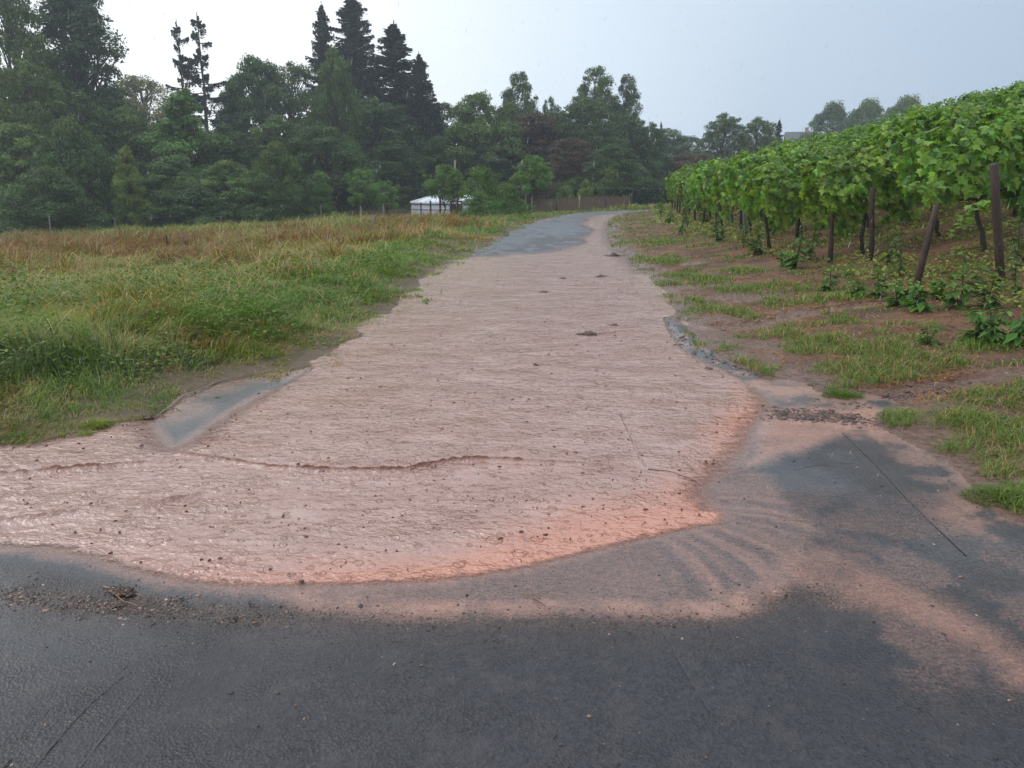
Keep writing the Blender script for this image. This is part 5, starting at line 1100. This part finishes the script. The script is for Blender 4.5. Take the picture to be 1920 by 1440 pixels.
# heap of debris in the water
def heap(px, py, w, label, n_=26):
    x, y = gxy(px, py); r_ = root('debris_heap', (x, y, undul(x, y) + .010), 0, label, 'debris', 'clumps of debris in the flood'); n = n_
    a = rng.uniform(0, 6.28, n); q = rng.uniform(0, 1, n) ** .7; bx = np.cos(a) * q * w; by = np.sin(a) * q * w * .5; s = rng.uniform(.2, .5, n) * w
    V, Fs, C = blobs(bx, by, np.zeros(n), s, s * .6, s * .75 * (1.15 - q), np.array([.075, .035, .022]) * rng.uniform(.5, 1.5, (n, 1)), 7); link('clod', np_mesh('heap', V, Fs, C), m_grit, r_)
    def tw(mb):
        for _ in range(7):
            b0 = rng.normal(0, w * .5, 2); d = rng.normal(0, w * .6, 2); mb.tube([[b0[0], b0[1] * .5, .006], [b0[0] + d[0] * .5, b0[1] * .5 + d[1] * .3, .02], [b0[0] + d[0], b0[1] * .5 + d[1] * .5, .006]], [.003, .0025, .0015], 5)
    link('twig', fmesh(tw, 'twig'), m_dtw, r_)
heap(1104, 629, .14, 'brown clump of leaves and twigs stranded in mid flood'); heap(1152, 612, .07, 'small dark clump right behind the mid-flood one', 12); heap(1019, 549, .09, 'small dark clump farther up the flooded lane', 10); heap(1152, 481, .26, 'dark clump at the right edge far up the lane', 14); heap(1128, 520, .15, 'thin dark clump up the lane below the far asphalt', 8); heap(1008, 688, .035, 'single crumb of debris in the centre of the flood', 6); heap(1055, 524, .08, 'dark crumb beside the farther clump', 5)
heap(278, 786, .05, 'yellow-brown leaf clump at the tip of the clear puddle', 10)
heap(238, 1114, .05, 'heap of bark and straw caught on the debris line', 22)
def twig(pts, r, label, mat=m_tan, z=.006, name='twig'):
    P_ = np.array([[*G(*p), 0] for p in pts]); P_[:, 2] = undul(P_[:, 0], P_[:, 1]) + z; c = P_[0].copy(); t = np.linspace(0, len(P_) - 1, 12); Q_ = np.stack([np.interp(t, range(len(P_)), P_[:, i] - c[i]) for i in range(3)], 1); Q_[:, :2] += rng.normal(0, r * .8, (12, 2)); Q_[:, 2] += np.sin(np.linspace(0, 3.1, 12)) * .004
    o = link(name, fmesh(lambda mb: mb.tube(Q_, np.linspace(r, r * .5, 12), 6), name, True), mat); o.location = c; return tag(o, label, 'twig', 'twigs washed onto the road')
twig([(192, 1102), (225, 1108), (268, 1120)], .0032, 'pale straw-coloured twig lying across the bark heap'); twig([(205, 1108), (230, 1130), (262, 1140)], .0022, 'thin stalk slanting below the pale twig'); twig([(985, 1118), (1015, 1116), (1050, 1119)], .0018, 'fine pale straw on the silt film at centre'); twig([(1000, 1125), (1022, 1140)], .0028, 'short dark stick below the fine straw', m_dtw)
twig([(1215, 884), (1260, 890), (1305, 908)], .003, 'long dark branch floating near the orange rim', m_dtw, .014); twig([(212, 1143), (235, 1138)], .005, 'stubby dark stick on the debris line', m_dtw); twig([(468, 1133), (482, 1140)], .0028, 'tiny brown stick near the left rim of the flood', m_dtw); twig([(1160, 775), (1180, 820), (1204, 880)], .0028, 'thin curved dark stem afloat in the middle right of the flood', m_dtw, .012)
twig([(288, 786), (340, 748), (400, 722), (436, 708)], .006, 'long bleached reed lying along the edge of the clear puddle', M_stake, .010); twig([(1855, 868), (1890, 845)], .006, 'brown stick on the grassy right verge', m_dtw, .03)
lump(408, 745, .022, 'stone', 'brown lump lying in the clear puddle at left', 'stone', m_brn, 0, .5); lump(485, 738, .018, 'stone', 'dark lump at the right end of the clear puddle', 'stone', m_dark, 0, .5)
for px, py, s, lab in ((735, 1428, .010, 'small pale green leaf at the bottom edge of the picture'), (415, 1273, .005, 'tiny white chip on the near asphalt'), (1850, 1305 - 10, .006, 'pale chip on the dark asphalt at right')):
    lump(px, py, s, 'fallen_leaf' if 'leaf' in lab else 'stone_chip', lab, 'leaf' if 'leaf' in lab else 'stone', m_yel if 'leaf' in lab else M_stake, 0, .25)

# grass tufts standing alone
def tuft(px, py, w, hh, label, kind='lush', n_=700, name='grass_tuft'):
    x, y = G(px, py); rs = float(sdf(ROAD, np.array([x]), np.array([y]))[0]); z = float(gz(np.array([x]), np.array([y]))[0]) if rs > .05 else 0
    a = rng.uniform(0, 6.28, n_); q = rng.uniform(0, 1, n_) ** .6; P_ = np.stack([np.cos(a) * q * w, np.sin(a) * q * w * .7, 0 * a - .01], 1); c = pal(kind, n_)
    V, T, C = blades(P_, hh * (1.1 - .6 * q) * rng.uniform(.5, 1.2, n_), .0045 * rng.uniform(.6, 1.3, n_), q * .9 + .1, rng.uniform(.1, .8, n_), c, a + rng.normal(0, .5, n_))
    o = link(name, np_mesh(name, V, T, C), M_grass); o.location = (x, y, z); return tag(o, label, 'grass tuft', 'single grass tufts')
tuft(1580, 742, .15, .08, 'dense round green tuft at the edge of the right-hand puddle'); tuft(1527, 722, .05, .05, 'small tuft left above the dense round one', n_=160); tuft(620, 668, .17, .05, 'flat green tuft reaching into the flood on the left'); tuft(180, 800, .09, .10, 'bright tuft at the near left water edge', 'green', 500); tuft(118, 855, .035, .03, 'few drowned blades in the left shallows', n_=60); tuft(165, 815, .05, .06, 'small tuft in front of the bright one', 'green', 200); tuft(40, 822, .12, .08, 'low leafy tuft at the far left of the water edge', 'lush', 500); tuft(750, 585, .14, .05, 'small tuft on the left margin up the lane', 'lush', 300); tuft(770, 562, .13, .05, 'next small tuft farther up the left margin', 'lush', 250); tuft(1300, 566, .13, .06, 'isolated round tuft on the muddy right margin', 'lush', 500); tuft(1885, 935, .20, .09, 'thick tuft at the right picture edge by the asphalt', 'lush', 1200)

# ------------------------------------------------------------------ rain and damp air
n = 4200; yr = rng.uniform(2.5, 30, n) ** 1.0; xr = rng.uniform(-.8, .8, n) * yr; zr = rng.uniform(.1, 9, n) * (yr / 30) ** .5 + .2
L_ = rng.uniform(.02, .05, n) * (.6 + yr / 14); wr = .0008 * (1 + yr * .05); s = np.stack([wr, 0 * wr, 0 * wr], 1); d = np.stack([-.22 * L_, .02 * L_, -L_], 1); P0 = np.stack([xr, yr, zr], 1); f_ = np.stack([0 * wr, wr, 0 * wr], 1)
V = np.stack([P0, P0 + d * .7 + s, P0 + d * .7 + f_, P0 + d * .7 - s, P0 + d * .7 - f_, P0 + d], 1).reshape(-1, 3); b0 = np.arange(n)[:, None] * 6
T = np.concatenate([b0 + np.array([q]) for q in ([0, 1, 2], [0, 2, 3], [0, 3, 4], [0, 4, 1], [5, 2, 1], [5, 3, 2], [5, 4, 3], [5, 1, 4])]).astype(np.int32)
m_rain, nt, b = mat_new('rain_drop'); b.inputs['Base Color'].default_value = (.85, .9, .95, 1); b.inputs['Roughness'].default_value = .2; b.inputs['Alpha'].default_value = .5
tag(link('rain', np_mesh('rain', V, T), m_rain), 'falling raindrops', 'rain', kind='stuff')

HAZE = .0014
mb = MB(); mb.box((0, 0, 27.5), (440, 440, 65))
o = link('haze', mb.mesh('haze', False)); m = bpy.data.materials.new('damp_air'); m.use_nodes = True; nt = m.node_tree; nt.nodes.clear()
out = nt.nodes.new('ShaderNodeOutputMaterial'); pv = nt.nodes.new('ShaderNodeVolumePrincipled'); pv.inputs['Color'].default_value = (.86, .92, 1, 1); pv.inputs['Density'].default_value = HAZE; pv.inputs['Anisotropy'].default_value = .3
nt.links.new(pv.outputs[0], out.inputs['Volume']); o.data.materials.append(m); tag(o, 'damp rainy air', 'haze', kind='stuff')
